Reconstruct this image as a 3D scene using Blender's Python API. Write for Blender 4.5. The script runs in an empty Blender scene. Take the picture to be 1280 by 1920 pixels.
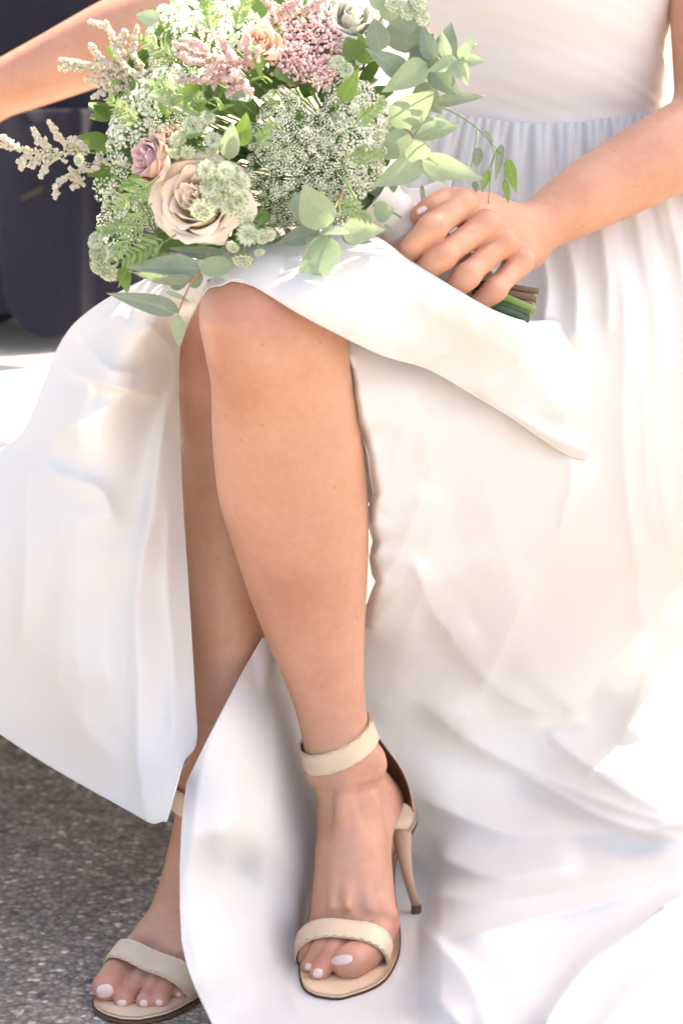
import bpy, bmesh, math, random
import numpy as np
from mathutils import Vector, Matrix
from mathutils.bvhtree import BVHTree

random.seed(7)
RNG = np.random.default_rng(7)
SC = bpy.context.scene
COL = SC.collection

# ------------------------------------------------------------------ camera
K = 0.2125
PITCH = math.radians(14.0)
CP, SP = math.cos(PITCH), math.sin(PITCH)
CAMZ = 1.0
cd = bpy.data.cameras.new('camera')
cam = bpy.data.objects.new('camera', cd)
COL.objects.link(cam)
cam.location = (0, 0, CAMZ)
cam.rotation_euler = (math.radians(90) - PITCH, 0, 0)
cd.sensor_fit = 'VERTICAL'
cd.sensor_height = 36.0
cd.lens = 18.0 / K
cd.clip_start = 0.05
cd.clip_end = 2000
cd.dof.use_dof = True
cd.dof.focus_distance = 2.27
cd.dof.aperture_fstop = 4.2
SC.camera = cam

# ------------------------------------------------------------------ world, sun, exposure
SUN_AZ, SUN_EL = math.radians(60), math.radians(56)
w = bpy.data.worlds.new('World')
SC.world = w
w.use_nodes = True
nt = w.node_tree
bg = nt.nodes['Background']
sky = nt.nodes.new('ShaderNodeTexSky')
sky.sky_type = 'NISHITA'
sky.sun_disc = False
sky.sun_elevation = SUN_EL
sky.sun_rotation = SUN_AZ
sky.dust_density = 2.5
nt.links.new(sky.outputs[0], bg.inputs[0])
bg.inputs[1].default_value = 0.125
sd = bpy.data.lights.new('sun', 'SUN')
sun = bpy.data.objects.new('sun', sd)
COL.objects.link(sun)
sd.energy = 4.4
sd.angle = math.radians(0.53)
sd.color = (1.0, 0.95, 0.87)
SUNDIR = Vector((math.cos(SUN_EL) * math.sin(SUN_AZ), math.cos(SUN_EL) * math.cos(SUN_AZ), math.sin(SUN_EL)))
sun.rotation_euler = SUNDIR.to_track_quat('Z', 'Y').to_euler()
sun.location = (2, 3, 5)
vs = SC.view_settings
vs.view_transform = 'Standard'
vs.look = 'None'
vs.gamma = 1.0
vs.use_curve_mapping = False
vs.exposure = 2.12
vs.use_white_balance = True
vs.white_balance_temperature = 8000
vs.white_balance_tint = 13
SC.cycles.use_denoising = True
SC.cycles.max_bounces = 10
SC.cycles.transparent_max_bounces = 8
SC.cycles.sample_clamp_indirect = 6.0

# ------------------------------------------------------------------ helpers: pixel of the photograph -> point at a known distance / height
def ray(px, py):
    px = np.asarray(px, float); py = np.asarray(py, float)
    a = (px - 640) / 960 * K
    b = (960 - py) / 960 * K
    fy = CP + b * SP
    fz = -SP + b * CP
    return a / fy, fz / fy          # slopes per metre of Y
def P(px, py, Y):
    sx, sz = ray(px, py)
    Y = np.asarray(Y, float)
    return np.stack(np.broadcast_arrays(sx * Y, Y, CAMZ + sz * Y), -1)
def Pz(px, py, z):
    sx, sz = ray(px, py)
    return P(px, py, (z - CAMZ) / sz)
def mpp(px, py, Y):                 # metres per pixel there
    _, sz = ray(px, py)
    b = (960 - py) / 960 * K
    return Y / (CP + b * SP) * K / 960
def proj(p):
    p = np.asarray(p, float)
    y = p[..., 1]; z = p[..., 2] - CAMZ
    f = y * CP - z * SP; u = y * SP + z * CP
    return 640 + p[..., 0] / f / K * 960, 960 - u / f / K * 960

def V(p): return Vector([float(c) for c in p])

def mesh_from(name, verts, faces, smooth=True):
    me = bpy.data.meshes.new(name)
    verts = np.asarray(verts, np.float32)
    if isinstance(faces, np.ndarray):
        n, k = faces.shape
        me.vertices.add(len(verts)); me.vertices.foreach_set('co', verts.ravel())
        me.loops.add(n * k); me.loops.foreach_set('vertex_index', faces.astype(np.int32).ravel())
        me.polygons.add(n)
        me.polygons.foreach_set('loop_start', np.arange(0, n * k, k, dtype=np.int32))
        me.update(calc_edges=True)
    else:
        me.from_pydata([tuple(map(float, v)) for v in verts], [], faces)
        me.update()
    if smooth:
        me.polygons.foreach_set('use_smooth', np.ones(len(me.polygons), bool))
    return me
def link(name, me, mat=None, parent=None):
    o = bpy.data.objects.new(name, me)
    COL.objects.link(o)
    if mat is not None:
        if len(me.materials) == 0: me.materials.append(mat)
    if parent is not None: o.parent = parent
    return o
def empty(name, loc=(0, 0, 0), parent=None):
    o = bpy.data.objects.new(name, None)
    COL.objects.link(o)
    o.location = tuple(float(c) for c in loc)
    o.empty_display_size = 0.05
    if parent is not None: o.parent = parent
    return o
def grid_faces(n, m, closed=False):
    i = np.arange(n - 1)[:, None]; j = np.arange(m if closed else m - 1)[None, :]
    j2 = (j + 1) % m
    return np.stack(np.broadcast_arrays(i * m + j, i * m + j2, (i + 1) * m + j2, (i + 1) * m + j), -1).reshape(-1, 4)
def basis(origin, x, z, s=1.0):
    x = V(x).normalized(); z = V(z); z = (z - x * z.dot(x)).normalized(); y = z.cross(x)
    M_ = Matrix((x, y, z)).transposed() * s
    M_ = M_.to_4x4(); M_.translation = V(origin)
    return M_
class Acc:                           # collects many little shapes into ONE mesh with material slots
    def __init__(s): s.v = []; s.f = []; s.m = []; s.n = 0
    def add(s, verts, faces, mi=0):
        s.v.append(np.asarray(verts, float).reshape(-1, 3))
        for f in faces: s.f.append([i + s.n for i in f]); s.m.append(mi)
        s.n += len(s.v[-1])
    def mesh(s, name, mats, smooth=True):
        me = bpy.data.meshes.new(name)
        me.from_pydata(np.concatenate(s.v).tolist(), [], s.f)
        for m in mats: me.materials.append(m)
        me.polygons.foreach_set('material_index', np.array(s.m, np.int32))
        if smooth: me.polygons.foreach_set('use_smooth', np.ones(len(me.polygons), bool))
        me.update()
        return me
def frame(d):                        # two unit vectors square to d
    d = np.asarray(d, float); d = d / np.linalg.norm(d)
    u = np.array([0, 0, 1.0]) if abs(d[2]) < .9 else np.array([1.0, 0, 0])
    a = np.cross(u, d); a /= np.linalg.norm(a)
    return a, np.cross(d, a)
def tube(acc, pts, rad, seg=6, mi=0, cap=True):
    pts = np.asarray(pts, float); n = len(pts)
    rad = np.broadcast_to(np.asarray(rad, float), (n,))
    t = np.gradient(pts, axis=0)
    a, b = frame(t[0])
    V_ = []
    for i in range(n):
        d = t[i] / np.linalg.norm(t[i])
        a = a - d * a.dot(d); a /= np.linalg.norm(a); b = np.cross(d, a)
        for k in range(seg):
            th = 2 * math.pi * k / seg
            V_.append(pts[i] + rad[i] * (a * math.cos(th) + b * math.sin(th)))
    F = [list(f) for f in grid_faces(n, seg, True)]
    if cap:
        F.append(list(range(seg))[::-1]); F.append([(n - 1) * seg + k for k in range(seg)])
    acc.add(V_, F, mi)
def curve(pts, n):                   # Catmull-Rom through points
    pts = np.asarray(pts, float); m = len(pts)
    if m == 2: return pts[0] + np.linspace(0, 1, n)[:, None] * (pts[1] - pts[0])
    p = np.vstack([2 * pts[0] - pts[1], pts, 2 * pts[-1] - pts[-2]])
    u = np.linspace(0, m - 1, n); i = np.minimum(u.astype(int), m - 2); f = (u - i)[:, None]
    a, b, c, d = p[i], p[i + 1], p[i + 2], p[i + 3]
    return .5 * (2 * b + (c - a) * f + (2 * a - 5 * b + 4 * c - d) * f ** 2 + (3 * b - a - 3 * c + d) * f ** 3)

# ------------------------------------------------------------------ materials
def mat(name, base, rough=.5, spec=.5):
    m = bpy.data.materials.new(name); m.use_nodes = True
    b = m.node_tree.nodes['Principled BSDF']
    b.inputs['Base Color'].default_value = (*base, 1)
    b.inputs['Roughness'].default_value = rough
    b.inputs['Specular IOR Level'].default_value = spec
    return m, m.node_tree, b
def nd(nt, t, **kw):
    n = nt.nodes.new(t)
    for k, v in kw.items():
        if k in n.inputs: n.inputs[k].default_value = v
        else: setattr(n, k, v)
    return n
def ramp(nt, fac, stops):
    r = nt.nodes.new('ShaderNodeValToRGB')
    e = r.color_ramp.elements
    while len(e) < len(stops): e.new(.5)
    for x, (p, c) in zip(e, stops): x.position = p; x.color = (*c, 1)
    nt.links.new(fac, r.inputs[0])
    return r.outputs[0]
def coords(nt, kind='Object'):
    return nt.nodes.new('ShaderNodeTexCoord').outputs[kind]
def noise_tex(nt, scale, detail=3, rough=.5, vec=None):
    n = nd(nt, 'ShaderNodeTexNoise', Scale=scale, Detail=detail, Roughness=rough)
    nt.links.new(vec if vec is not None else coords(nt), n.inputs['Vector'])
    return n
def bump(nt, b, height, strength=.2, dist=.002, prev=None):
    n = nd(nt, 'ShaderNodeBump', Strength=strength, Distance=dist)
    nt.links.new(height, n.inputs['Height'])
    if prev is not None: nt.links.new(prev, n.inputs['Normal'])
    nt.links.new(n.outputs[0], b.inputs['Normal'])
    return n.outputs[0]
def translucent(nt, b, color, fac, colsock=None):
    t = nd(nt, 'ShaderNodeBsdfTranslucent'); t.inputs[0].default_value = (*color, 1)
    if colsock is not None: nt.links.new(colsock, t.inputs[0])
    mx = nd(nt, 'ShaderNodeMixShader'); mx.inputs[0].default_value = fac
    nt.links.new(b.outputs[0], mx.inputs[1]); nt.links.new(t.outputs[0], mx.inputs[2])
    nt.links.new(mx.outputs[0], nt.nodes['Material Output'].inputs[0])
    return t

def skin_mat():
    m, nt, b = mat('skin', (.72, .37, .25), .42, .35)
    co = coords(nt)
    n1 = noise_tex(nt, 9, 4, .6, co)
    c = ramp(nt, n1.outputs[0], [(.32, (.485, .23, .148)), (.5, (.56, .288, .192)), (.68, (.575, .318, .222))])
    n2 = noise_tex(nt, 120, 5, .7, co)
    c2 = ramp(nt, n2.outputs[0], [(.3, (.90, .86, .84)), (.7, (1.03, 1.03, 1.03))])
    mx = nd(nt, 'ShaderNodeMix', data_type='RGBA', blend_type='MULTIPLY'); mx.inputs[0].default_value = .7
    nt.links.new(c, mx.inputs[6]); nt.links.new(c2, mx.inputs[7])
    vo = nd(nt, 'ShaderNodeTexVoronoi', Scale=58.0, Randomness=1.0); nt.links.new(co, vo.inputs['Vector'])
    # freckles: a small dot in a random third of the cells
    dot = ramp(nt, vo.outputs['Distance'], [(.06, (1, 1, 1)), (.115, (0, 0, 0))])
    sep = nd(nt, 'ShaderNodeSeparateColor'); nt.links.new(vo.outputs['Color'], sep.inputs[0])
    gt = nd(nt, 'ShaderNodeMath', operation='GREATER_THAN'); gt.inputs[1].default_value = .62
    nt.links.new(sep.outputs[0], gt.inputs[0])
    mu = nd(nt, 'ShaderNodeMath', operation='MULTIPLY'); nt.links.new(dot, mu.inputs[0]); nt.links.new(gt.outputs[0], mu.inputs[1])
    mu2 = nd(nt, 'ShaderNodeMath', operation='MULTIPLY'); nt.links.new(mu.outputs[0], mu2.inputs[0]); mu2.inputs[1].default_value = .55
    mx2 = nd(nt, 'ShaderNodeMix', data_type='RGBA'); nt.links.new(mu2.outputs[0], mx2.inputs[0])
    nt.links.new(mx.outputs[2], mx2.inputs[6]); mx2.inputs[7].default_value = (.34, .14, .085, 1)
    nt.links.new(mx2.outputs[2], b.inputs['Base Color'])
    at = nd(nt, 'ShaderNodeAttribute', attribute_name='flush')
    sr = nd(nt, 'ShaderNodeSeparateColor'); nt.links.new(at.outputs['Color'], sr.inputs[0])
    prev = mx2.outputs[2]
    for ch, colr in ((0, (.50, .19, .14, 1)), (1, (.36, .21, .21, 1))):
        mq = nd(nt, 'ShaderNodeMix', data_type='RGBA'); nt.links.new(sr.outputs[ch], mq.inputs[0])
        nt.links.new(prev, mq.inputs[6]); mq.inputs[7].default_value = colr; prev = mq.outputs[2]
    nt.links.new(prev, b.inputs['Base Color'])
    b.inputs['Subsurface Weight'].default_value = .14
    b.inputs['Subsurface Radius'].default_value = (1.0, .35, .2)
    b.inputs['Subsurface Scale'].default_value = .003
    v2 = nd(nt, 'ShaderNodeTexVoronoi', Scale=900.0); nt.links.new(co, v2.inputs['Vector'])
    p = bump(nt, b, v2.outputs['Distance'], .12, .0006)
    n3 = noise_tex(nt, 60, 3, .5, co)
    bump(nt, b, n3.outputs[0], .10, .002, p)
    return m
M_SKIN = skin_mat()

def cloth_mat(name, base, trans, tf, fine=420, sheen=.2, rough=.62):
    m, nt, b = mat(name, base, rough, .25)
    co = coords(nt)
    b.inputs['Sheen Weight'].default_value = sheen
    n1 = noise_tex(nt, 14, 4, .55, co)
    p = bump(nt, b, n1.outputs[0], .05, .010)
    n0 = noise_tex(nt, 55, 3, .5, co)
    p = bump(nt, b, n0.outputs[0], .07, .004, p)
    wv = nd(nt, 'ShaderNodeTexWave', Scale=fine, Distortion=1.5); nt.links.new(co, wv.inputs['Vector'])
    bump(nt, b, wv.outputs[0], .05, .0005, p)
    c = ramp(nt, noise_tex(nt, 5, 3, .5, co).outputs[0], [(.3, tuple(x * .97 for x in base)), (.7, base)])
    nt.links.new(c, b.inputs['Base Color'])
    translucent(nt, b, trans, tf)
    return m
M_DRESS = cloth_mat('ivory_silk', (.82, .805, .80), (.86, .84, .80), .34)
M_BODICE = cloth_mat('ivory_chiffon', (.80, .76, .735), (.85, .72, .62), .22)
M_LINING = cloth_mat('cream_lining', (.82, .76, .66), (.85, .74, .5), .4)
M_RIBBON = cloth_mat('ribbon_cloth', (.80, .75, .74), (.8, .74, .7), .15)

def suit_mat():
    m, nt, b = mat('navy_wool', (.012, .012, .02), .85, .12)
    b.inputs['Sheen Weight'].default_value = .08
    co = coords(nt)
    c = ramp(nt, noise_tex(nt, 350, 2, .5, co).outputs[0], [(.3, (.011, .012, .022)), (.7, (.019, .020, .034))])
    nt.links.new(c, b.inputs['Base Color'])
    bump(nt, b, noise_tex(nt, 25, 3, .5, co).outputs[0], .15, .01)
    return m
M_SUIT = suit_mat()
M_POCKET = mat('pocket_lining', (.022, .02, .016), .8)[0]

def leather(name, base, rough=.38):
    m, nt, b = mat(name, base, rough, .4)
    co = coords(nt)
    v = nd(nt, 'ShaderNodeTexVoronoi', Scale=1100.0); nt.links.new(co, v.inputs['Vector'])
    bump(nt, b, v.outputs['Distance'], .12, .0004)
    c = ramp(nt, noise_tex(nt, 40, 3, .5, co).outputs[0], [(.35, tuple(x * .9 for x in base)), (.65, base)])
    nt.links.new(c, b.inputs['Base Color'])
    return m
M_LEATHER = leather('nude_leather', (.70, .545, .39))
M_INSOLE = leather('insole_leather', (.68, .50, .35), .5)
M_BROWN = leather('brown_lining', (.12, .055, .03), .55)
M_HEEL = leather('stacked_heel', (.47, .29, .19), .5)
M_TIP = mat('heel_tip', (.13, .09, .06), .5)[0]
M_STITCH = mat('stitching', (.66, .54, .42), .7)[0]
mn, ntn, bn = mat('nail_polish', (.74, .53, .51), .15, .6); M_NAIL = mn; bn.inputs['Coat Weight'].default_value = .5

def asphalt_mat():
    m, nt, b = mat('asphalt', (.1, .1, .1), .85, .3)
    co = coords(nt)
    big = ramp(nt, noise_tex(nt, 3.2, 5, .6, co).outputs[0], [(.35, (.29, .245, .205)), (.65, (.42, .365, .315))])
    vo = nd(nt, 'ShaderNodeTexVoronoi', Scale=150.0); nt.links.new(co, vo.inputs['Vector'])
    sp = nd(nt, 'ShaderNodeSeparateColor'); nt.links.new(vo.outputs['Color'], sp.inputs[0])
    st = ramp(nt, sp.outputs[0], [(0, (.6, .6, .61)), (.5, (.9, .88, .86)), (.86, (1.15, 1.12, 1.08)), (.95, (1.7, 1.65, 1.6)), (1, (2.4, 2.3, 2.2))])
    mx = nd(nt, 'ShaderNodeMix', data_type='RGBA', blend_type='MULTIPLY'); mx.inputs[0].default_value = 1
    nt.links.new(big, mx.inputs[6]); nt.links.new(st, mx.inputs[7])
    vb = nd(nt, 'ShaderNodeTexVoronoi', Scale=62.0); nt.links.new(co, vb.inputs['Vector'])
    sb = nd(nt, 'ShaderNodeSeparateColor'); nt.links.new(vb.outputs['Color'], sb.inputs[0])
    isb = ramp(nt, sb.outputs[1], [(.80, (0, 0, 0)), (.82, (1, 1, 1))]); ind = ramp(nt, vb.outputs['Distance'], [(.30, (1, 1, 1)), (.42, (0, 0, 0))])
    mb = nd(nt, 'ShaderNodeMath', operation='MULTIPLY'); nt.links.new(isb, mb.inputs[0]); nt.links.new(ind, mb.inputs[1])
    big2 = ramp(nt, sb.outputs[2], [(0, (.13, .115, .10)), (.5, (.24, .21, .18)), (1, (.42, .39, .35))])
    mxb = nd(nt, 'ShaderNodeMix', data_type='RGBA'); nt.links.new(mb.outputs[0], mxb.inputs[0]); nt.links.new(mx.outputs[2], mxb.inputs[6]); nt.links.new(big2, mxb.inputs[7])
    mx = mxb
    edge = ramp(nt, vo.outputs['Distance'], [(.25, (1, 1, 1)), (.75, (.6, .58, .56))])
    mx2 = nd(nt, 'ShaderNodeMix', data_type='RGBA', blend_type='MULTIPLY'); mx2.inputs[0].default_value = 1
    nt.links.new(mx.outputs[2], mx2.inputs[6]); nt.links.new(edge, mx2.inputs[7])
    nt.links.new(mx2.outputs[2], b.inputs['Base Color'])
    p = bump(nt, b, vo.outputs['Distance'], .8, -.004)
    bump(nt, b, noise_tex(nt, 600, 4, .7, co).outputs[0], .5, .002, p)
    return m
M_ASPHALT = asphalt_mat()
def stone_mat(name, base, sc=60):
    m, nt, b = mat(name, base, .8, .3)
    co = coords(nt)
    c = ramp(nt, noise_tex(nt, sc, 6, .65, co).outputs[0], [(.3, tuple(x * .8 for x in base)), (.7, base)])
    nt.links.new(c, b.inputs['Base Color'])
    bump(nt, b, noise_tex(nt, sc * 5, 4, .6, co).outputs[0], .3, .002)
    return m
M_BENCH = stone_mat('pale_stone', (.62, .58, .53))
M_BOUNCE = stone_mat('bounce_paving', (.46, .43, .39), 30)
M_PEBBLE = stone_mat('pebble', (.24, .225, .21), 200)

def leaf_mat(name, c0, c1, trans, tf=.35, rough=.5, vein=True):
    m, nt, b = mat(name, c0, rough, .35)
    co = coords(nt)
    oi = nt.nodes.new('ShaderNodeObjectInfo')
    mixf = nd(nt, 'ShaderNodeMix', data_type='RGBA'); nt.links.new(oi.outputs['Random'], mixf.inputs[0])
    mixf.inputs[6].default_value = (*c0, 1); mixf.inputs[7].default_value = (*c1, 1)
    out = mixf.outputs[2]
    if vein:
        sx = nd(nt, 'ShaderNodeSeparateXYZ'); nt.links.new(co, sx.inputs[0])
        ab = nd(nt, 'ShaderNodeMath', operation='ABSOLUTE'); nt.links.new(sx.outputs[1], ab.inputs[0])
        mid = ramp(nt, ab.outputs[0], [(.006, (1, 1, 1)), (.018, (0, 0, 0))])
        # side veins: slanted stripes
        ad = nd(nt, 'ShaderNodeMath', operation='MULTIPLY_ADD'); nt.links.new(ab.outputs[0], ad.inputs[0]); ad.inputs[1].default_value = -1.3
        nt.links.new(sx.outputs[0], ad.inputs[2])
        sn = nd(nt, 'ShaderNodeMath', operation='SINE'); ml = nd(nt, 'ShaderNodeMath', operation='MULTIPLY'); ml.inputs[1].default_value = 60
        nt.links.new(ad.outputs[0], ml.inputs[0]); nt.links.new(ml.outputs[0], sn.inputs[0])
        sv = ramp(nt, sn.outputs[0], [(.93, (0, 0, 0)), (1, (.35, .35, .35))])
        mxm = nd(nt, 'ShaderNodeMath', operation='MAXIMUM'); nt.links.new(mid, mxm.inputs[0]); nt.links.new(sv, mxm.inputs[1])
        f = nd(nt, 'ShaderNodeMath', operation='MULTIPLY'); nt.links.new(mxm.outputs[0], f.inputs[0]); f.inputs[1].default_value = .45
        mv = nd(nt, 'ShaderNodeMix', data_type='RGBA'); nt.links.new(f.outputs[0], mv.inputs[0])
        nt.links.new(out, mv.inputs[6]); mv.inputs[7].default_value = (.36, .42, .28, 1)
        out = mv.outputs[2]
    n = noise_tex(nt, 6, 4, .6, co)
    mm = nd(nt, 'ShaderNodeMix', data_type='RGBA', blend_type='MULTIPLY'); mm.inputs[0].default_value = .8
    nt.links.new(out, mm.inputs[6]); nt.links.new(ramp(nt, n.outputs[0], [(.3, (.82, .85, .82)), (.7, (1.08, 1.06, 1.04))]), mm.inputs[7])
    nt.links.new(mm.outputs[2], b.inputs['Base Color'])
    bump(nt, b, n.outputs[0], .2, .01)
    translucent(nt, b, trans, tf)
    return m
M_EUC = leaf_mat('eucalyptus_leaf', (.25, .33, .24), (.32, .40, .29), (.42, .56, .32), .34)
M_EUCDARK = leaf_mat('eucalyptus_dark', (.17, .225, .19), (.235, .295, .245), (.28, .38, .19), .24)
M_GREEN = leaf_mat('green_leaf', (.11, .21, .06), (.18, .30, .09), (.28, .50, .06), .35)
M_FERN = leaf_mat('fern_green', (.19, .28, .13), (.26, .36, .18), (.34, .50, .18), .3, vein=False)
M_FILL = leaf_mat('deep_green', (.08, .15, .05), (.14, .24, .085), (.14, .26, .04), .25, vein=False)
def petal_mat(name, c, trans, tf=.42, rough=.6):
    m, nt, b = mat(name, c, rough, .25)
    co = coords(nt)
    n = noise_tex(nt, 30, 3, .5, co)
    nt.links.new(ramp(nt, n.outputs[0], [(.3, tuple(x * .93 for x in c)), (.7, c)]), b.inputs['Base Color'])
    translucent(nt, b, trans, tf)
    return m
M_BLUSH = petal_mat('blush_petal', (.94, .81, .70), (.95, .76, .6), .16)
M_MAUVE = petal_mat('mauve_petal', (.84, .61, .64), (.88, .6, .56), .22)
M_PEACH = petal_mat('peach_petal', (.88, .66, .54), (.9, .6, .44), .25)
M_WHITEP = petal_mat('white_petal', (.92, .91, .88), (.95, .95, .88), .45)
M_LACE = petal_mat('lace_floret', (.88, .90, .83), (.9, .95, .78), .36)
M_LACEG = petal_mat('lace_green', (.62, .70, .50), (.5, .62, .3), .4)
M_CREAM = petal_mat('cream_floret', (.90, .87, .78), (.9, .85, .7), .5)
M_PINKF = petal_mat('pink_floret', (.90, .74, .71), (.9, .66, .62), .45)
M_BEAD = petal_mat('pink_bead', (.88, .66, .68), (.88, .55, .56), .3, .3)
M_BRACT = petal_mat('astrantia_bract', (.84, .87, .77), (.8, .85, .65), .45)
M_BRACTTIP = petal_mat('bract_tip', (.30, .42, .24), (.2, .3, .1), .2)
M_STALK = mat('green_stalk', (.14, .25, .06), .55)[0]
M_STALKR = mat('red_stalk', (.36, .17, .085), .5)[0]
M_STALKB = mat('brown_stalk', (.13, .075, .045), .7)[0]
M_STALKD = mat('dark_stalk', (.035, .09, .04), .5)[0]
M_CUT = mat('cut_end', (.42, .44, .22), .8)[0]
# ------------------------------------------------------------------ signed distance shapes for the bodies
def smin(a, b, k):
    h = np.maximum(k - np.abs(a - b), 0) / k
    return np.minimum(a, b) - h * h * k * .25
def cap(a, b, ra, rb):
    a = np.asarray(a, float); b = np.asarray(b, float); ab = b - a; L = float(ab @ ab) + 1e-12
    def f(p):
        t = np.clip((p - a) @ ab / L, 0, 1)
        return np.linalg.norm(p - (a + t[..., None] * ab), axis=-1) - (ra + t * (rb - ra))
    r = max(ra, rb)
    return f, np.minimum(a, b) - r, np.maximum(a, b) + r
def pchip(x, y, q):
    # monotone-ish cubic through samples (x increasing)
    h = np.diff(x); d = np.diff(y) / h
    m = np.zeros_like(y); m[0] = d[0]; m[-1] = d[-1]
    for i in range(1, len(y) - 1):
        m[i] = (d[i - 1] * h[i] + d[i] * h[i - 1]) / (h[i] + h[i - 1])
    i = np.clip(np.searchsorted(x, q) - 1, 0, len(h) - 1)
    t = (q - x[i]) / h[i]
    return ((2 * t ** 3 - 3 * t ** 2 + 1) * y[i] + (t ** 3 - 2 * t ** 2 + t) * h[i] * m[i]
            + (-2 * t ** 3 + 3 * t ** 2) * y[i + 1] + (t ** 3 - t ** 2) * h[i] * m[i + 1])
def limb(secs):
    # secs: (py, xl, xr, Yc, depth ratio) rows down a leg -> stack of ovals
    rows = []
    for py, xl, xr, Y, rt in secs:
        c = P((xl + xr) / 2, py, Y); a = (xr - xl) / 2 * mpp((xl + xr) / 2, py, Y)
        rows.append((c[2], c[0], c[1], a, a * rt))
    R = np.array(sorted(rows)); z0, z1 = R[0, 0], R[-1, 0]
    def f(p):
        z = np.clip(p[..., 2], z0, z1)
        cx, cy, a, b = (pchip(R[:, 0], R[:, i], z) for i in range(1, 5))
        u = (p[..., 0] - cx) / a; v = (p[..., 1] - cy) / b
        q = np.sqrt(u * u + v * v)
        d = (q - 1) * np.minimum(a, b)
        over = np.maximum(p[..., 2] - z1, z0 - p[..., 2])
        return np.where(over > 0, np.sqrt(np.maximum(d, 0) ** 2 + over ** 2) + np.minimum(d, 0) * 0, d)
    lo = np.array([(R[:, 1] - R[:, 3]).min(), (R[:, 2] - R[:, 4]).min(), z0])
    hi = np.array([(R[:, 1] + R[:, 3]).max(), (R[:, 2] + R[:, 4]).max(), z1])
    return f, lo, hi
class Body:                          # list of (shape, blend width) joined smoothly in order
    def __init__(s): s.it = []
    def add(s, shape, k=.01): s.it.append((shape, k)); return s
    def chain(s, pts, rs, k=.01, sub=5):
        # one smooth tapering tube through the points (its own joints add no bulge)
        pts = np.asarray(pts, float); n = len(pts)
        if n > 2:
            m = (n - 1) * sub + 1
            rs = curve(np.repeat(np.asarray(rs, float)[:, None], 3, 1), m)[:, 0]; pts = curve(pts, m)
        rs = np.asarray(rs, float)
        lo = (pts - rs[:, None]).min(0); hi = (pts + rs[:, None]).max(0)
        A = pts[:-1]; AB = np.diff(pts, axis=0); LL = (AB ** 2).sum(1) + 1e-12
        def f(p):
            best = None
            for a, ab, L, r0, r1 in zip(A, AB, LL, rs[:-1], rs[1:]):
                t = np.clip((p - a) @ ab / L, 0, 1)
                q = p - (a + t[..., None] * ab)
                d2 = np.einsum('...i,...i->...', q, q); r = r0 + t * (r1 - r0)
                if best is None: best, br = d2, r
                else:
                    m = d2 < best; best = np.where(m, d2, best); br = np.where(m, r, br)
            return np.sqrt(best) - br
        s.add((f, lo, hi), k); return s
    def bounds(s):
        lo = np.min([i[0][1] for i in s.it], 0) - .012; hi = np.max([i[0][2] for i in s.it], 0) + .012
        return lo, hi
    def __call__(s, p):
        d = None
        for (f, lo, hi), k in s.it:
            e = f(p)
            d = e if d is None else smin(d, e, k)
        return d
    def grid(s, h, clip=None):
        lo, hi = s.bounds()
        if clip is not None: lo = np.maximum(lo, clip[0]); hi = np.minimum(hi, clip[1])
        n = np.ceil((hi - lo) / h).astype(int) + 1
        ax = [lo[i] + h * np.arange(n[i]) for i in range(3)]
        D = np.full(n, .05, np.float32)
        for (f, a, b), k in s.it:
            m = max(k, .006) + 2 * h
            i0 = [int(np.clip(np.searchsorted(ax[i], a[i] - m), 0, n[i])) for i in range(3)]
            i1 = [int(np.clip(np.searchsorted(ax[i], b[i] + m), 0, n[i])) for i in range(3)]
            if min(np.subtract(i1, i0)) <= 0: continue
            sl = tuple(slice(x, y) for x, y in zip(i0, i1))
            g = np.stack(np.meshgrid(*[ax[i][i0[i]:i1[i]] for i in range(3)], indexing='ij'), -1)
            D[sl] = smin(D[sl], f(g).astype(np.float32), k)
        return D, lo
def surface_net(D, lo, h):
    ins = D < 0
    c = [ins[i:ins.shape[0] - 1 + i, j:ins.shape[1] - 1 + j, k:ins.shape[2] - 1 + k] for i in (0, 1) for j in (0, 1) for k in (0, 1)]
    s = sum(x.astype(np.int8) for x in c)
    act = (s > 0) & (s < 8)
    idx = np.argwhere(act)
    vid = np.full(act.shape, -1, np.int32); vid[act] = np.arange(len(idx))
    acc = np.zeros((len(idx), 3)); cnt = np.zeros(len(idx))
    offs = [(i, j, k) for i in (0, 1) for j in (0, 1) for k in (0, 1)]
    for a in range(8):
        for b in range(a + 1, 8):
            oa, ob = np.array(offs[a]), np.array(offs[b])
            if np.abs(oa - ob).sum() != 1: continue
            da = D[tuple((idx + oa).T)]; db = D[tuple((idx + ob).T)]
            m = (da < 0) != (db < 0)
            t = np.where(m, da / np.where(m, da - db, 1), 0)
            acc[m] += (oa + t[:, None] * (ob - oa))[m]; cnt[m] += 1
    v = lo + h * (idx + acc / cnt[:, None])
    F = []
    for ax in range(3):
        o = [a for a in range(3) if a != ax]
        sl0 = [slice(None)] * 3; sl1 = [slice(None)] * 3
        sl0[ax] = slice(0, -1); sl1[ax] = slice(1, None)
        A, B = ins[tuple(sl0)], ins[tuple(sl1)]
        e = np.argwhere(A != B)
        ok = np.ones(len(e), bool)
        for q in o: ok &= (e[:, q] > 0) & (e[:, q] < act.shape[q])
        e = e[ok]
        fl = A[tuple(e.T)]
        q = []
        for du, dv in ((0, 0), (1, 0), (1, 1), (0, 1)):
            t = e.copy(); t[:, o[0]] -= du; t[:, o[1]] -= dv
            q.append(vid[tuple(t.T)])
        q = np.stack(q, 1)
        if ax == 1: fl = ~fl
        q[~fl] = q[~fl][:, ::-1]
        F.append(q)
    F = np.concatenate(F)
    F = F[(F >= 0).all(1)]
    return v, F[:, ::-1]
TREES = {}
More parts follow.
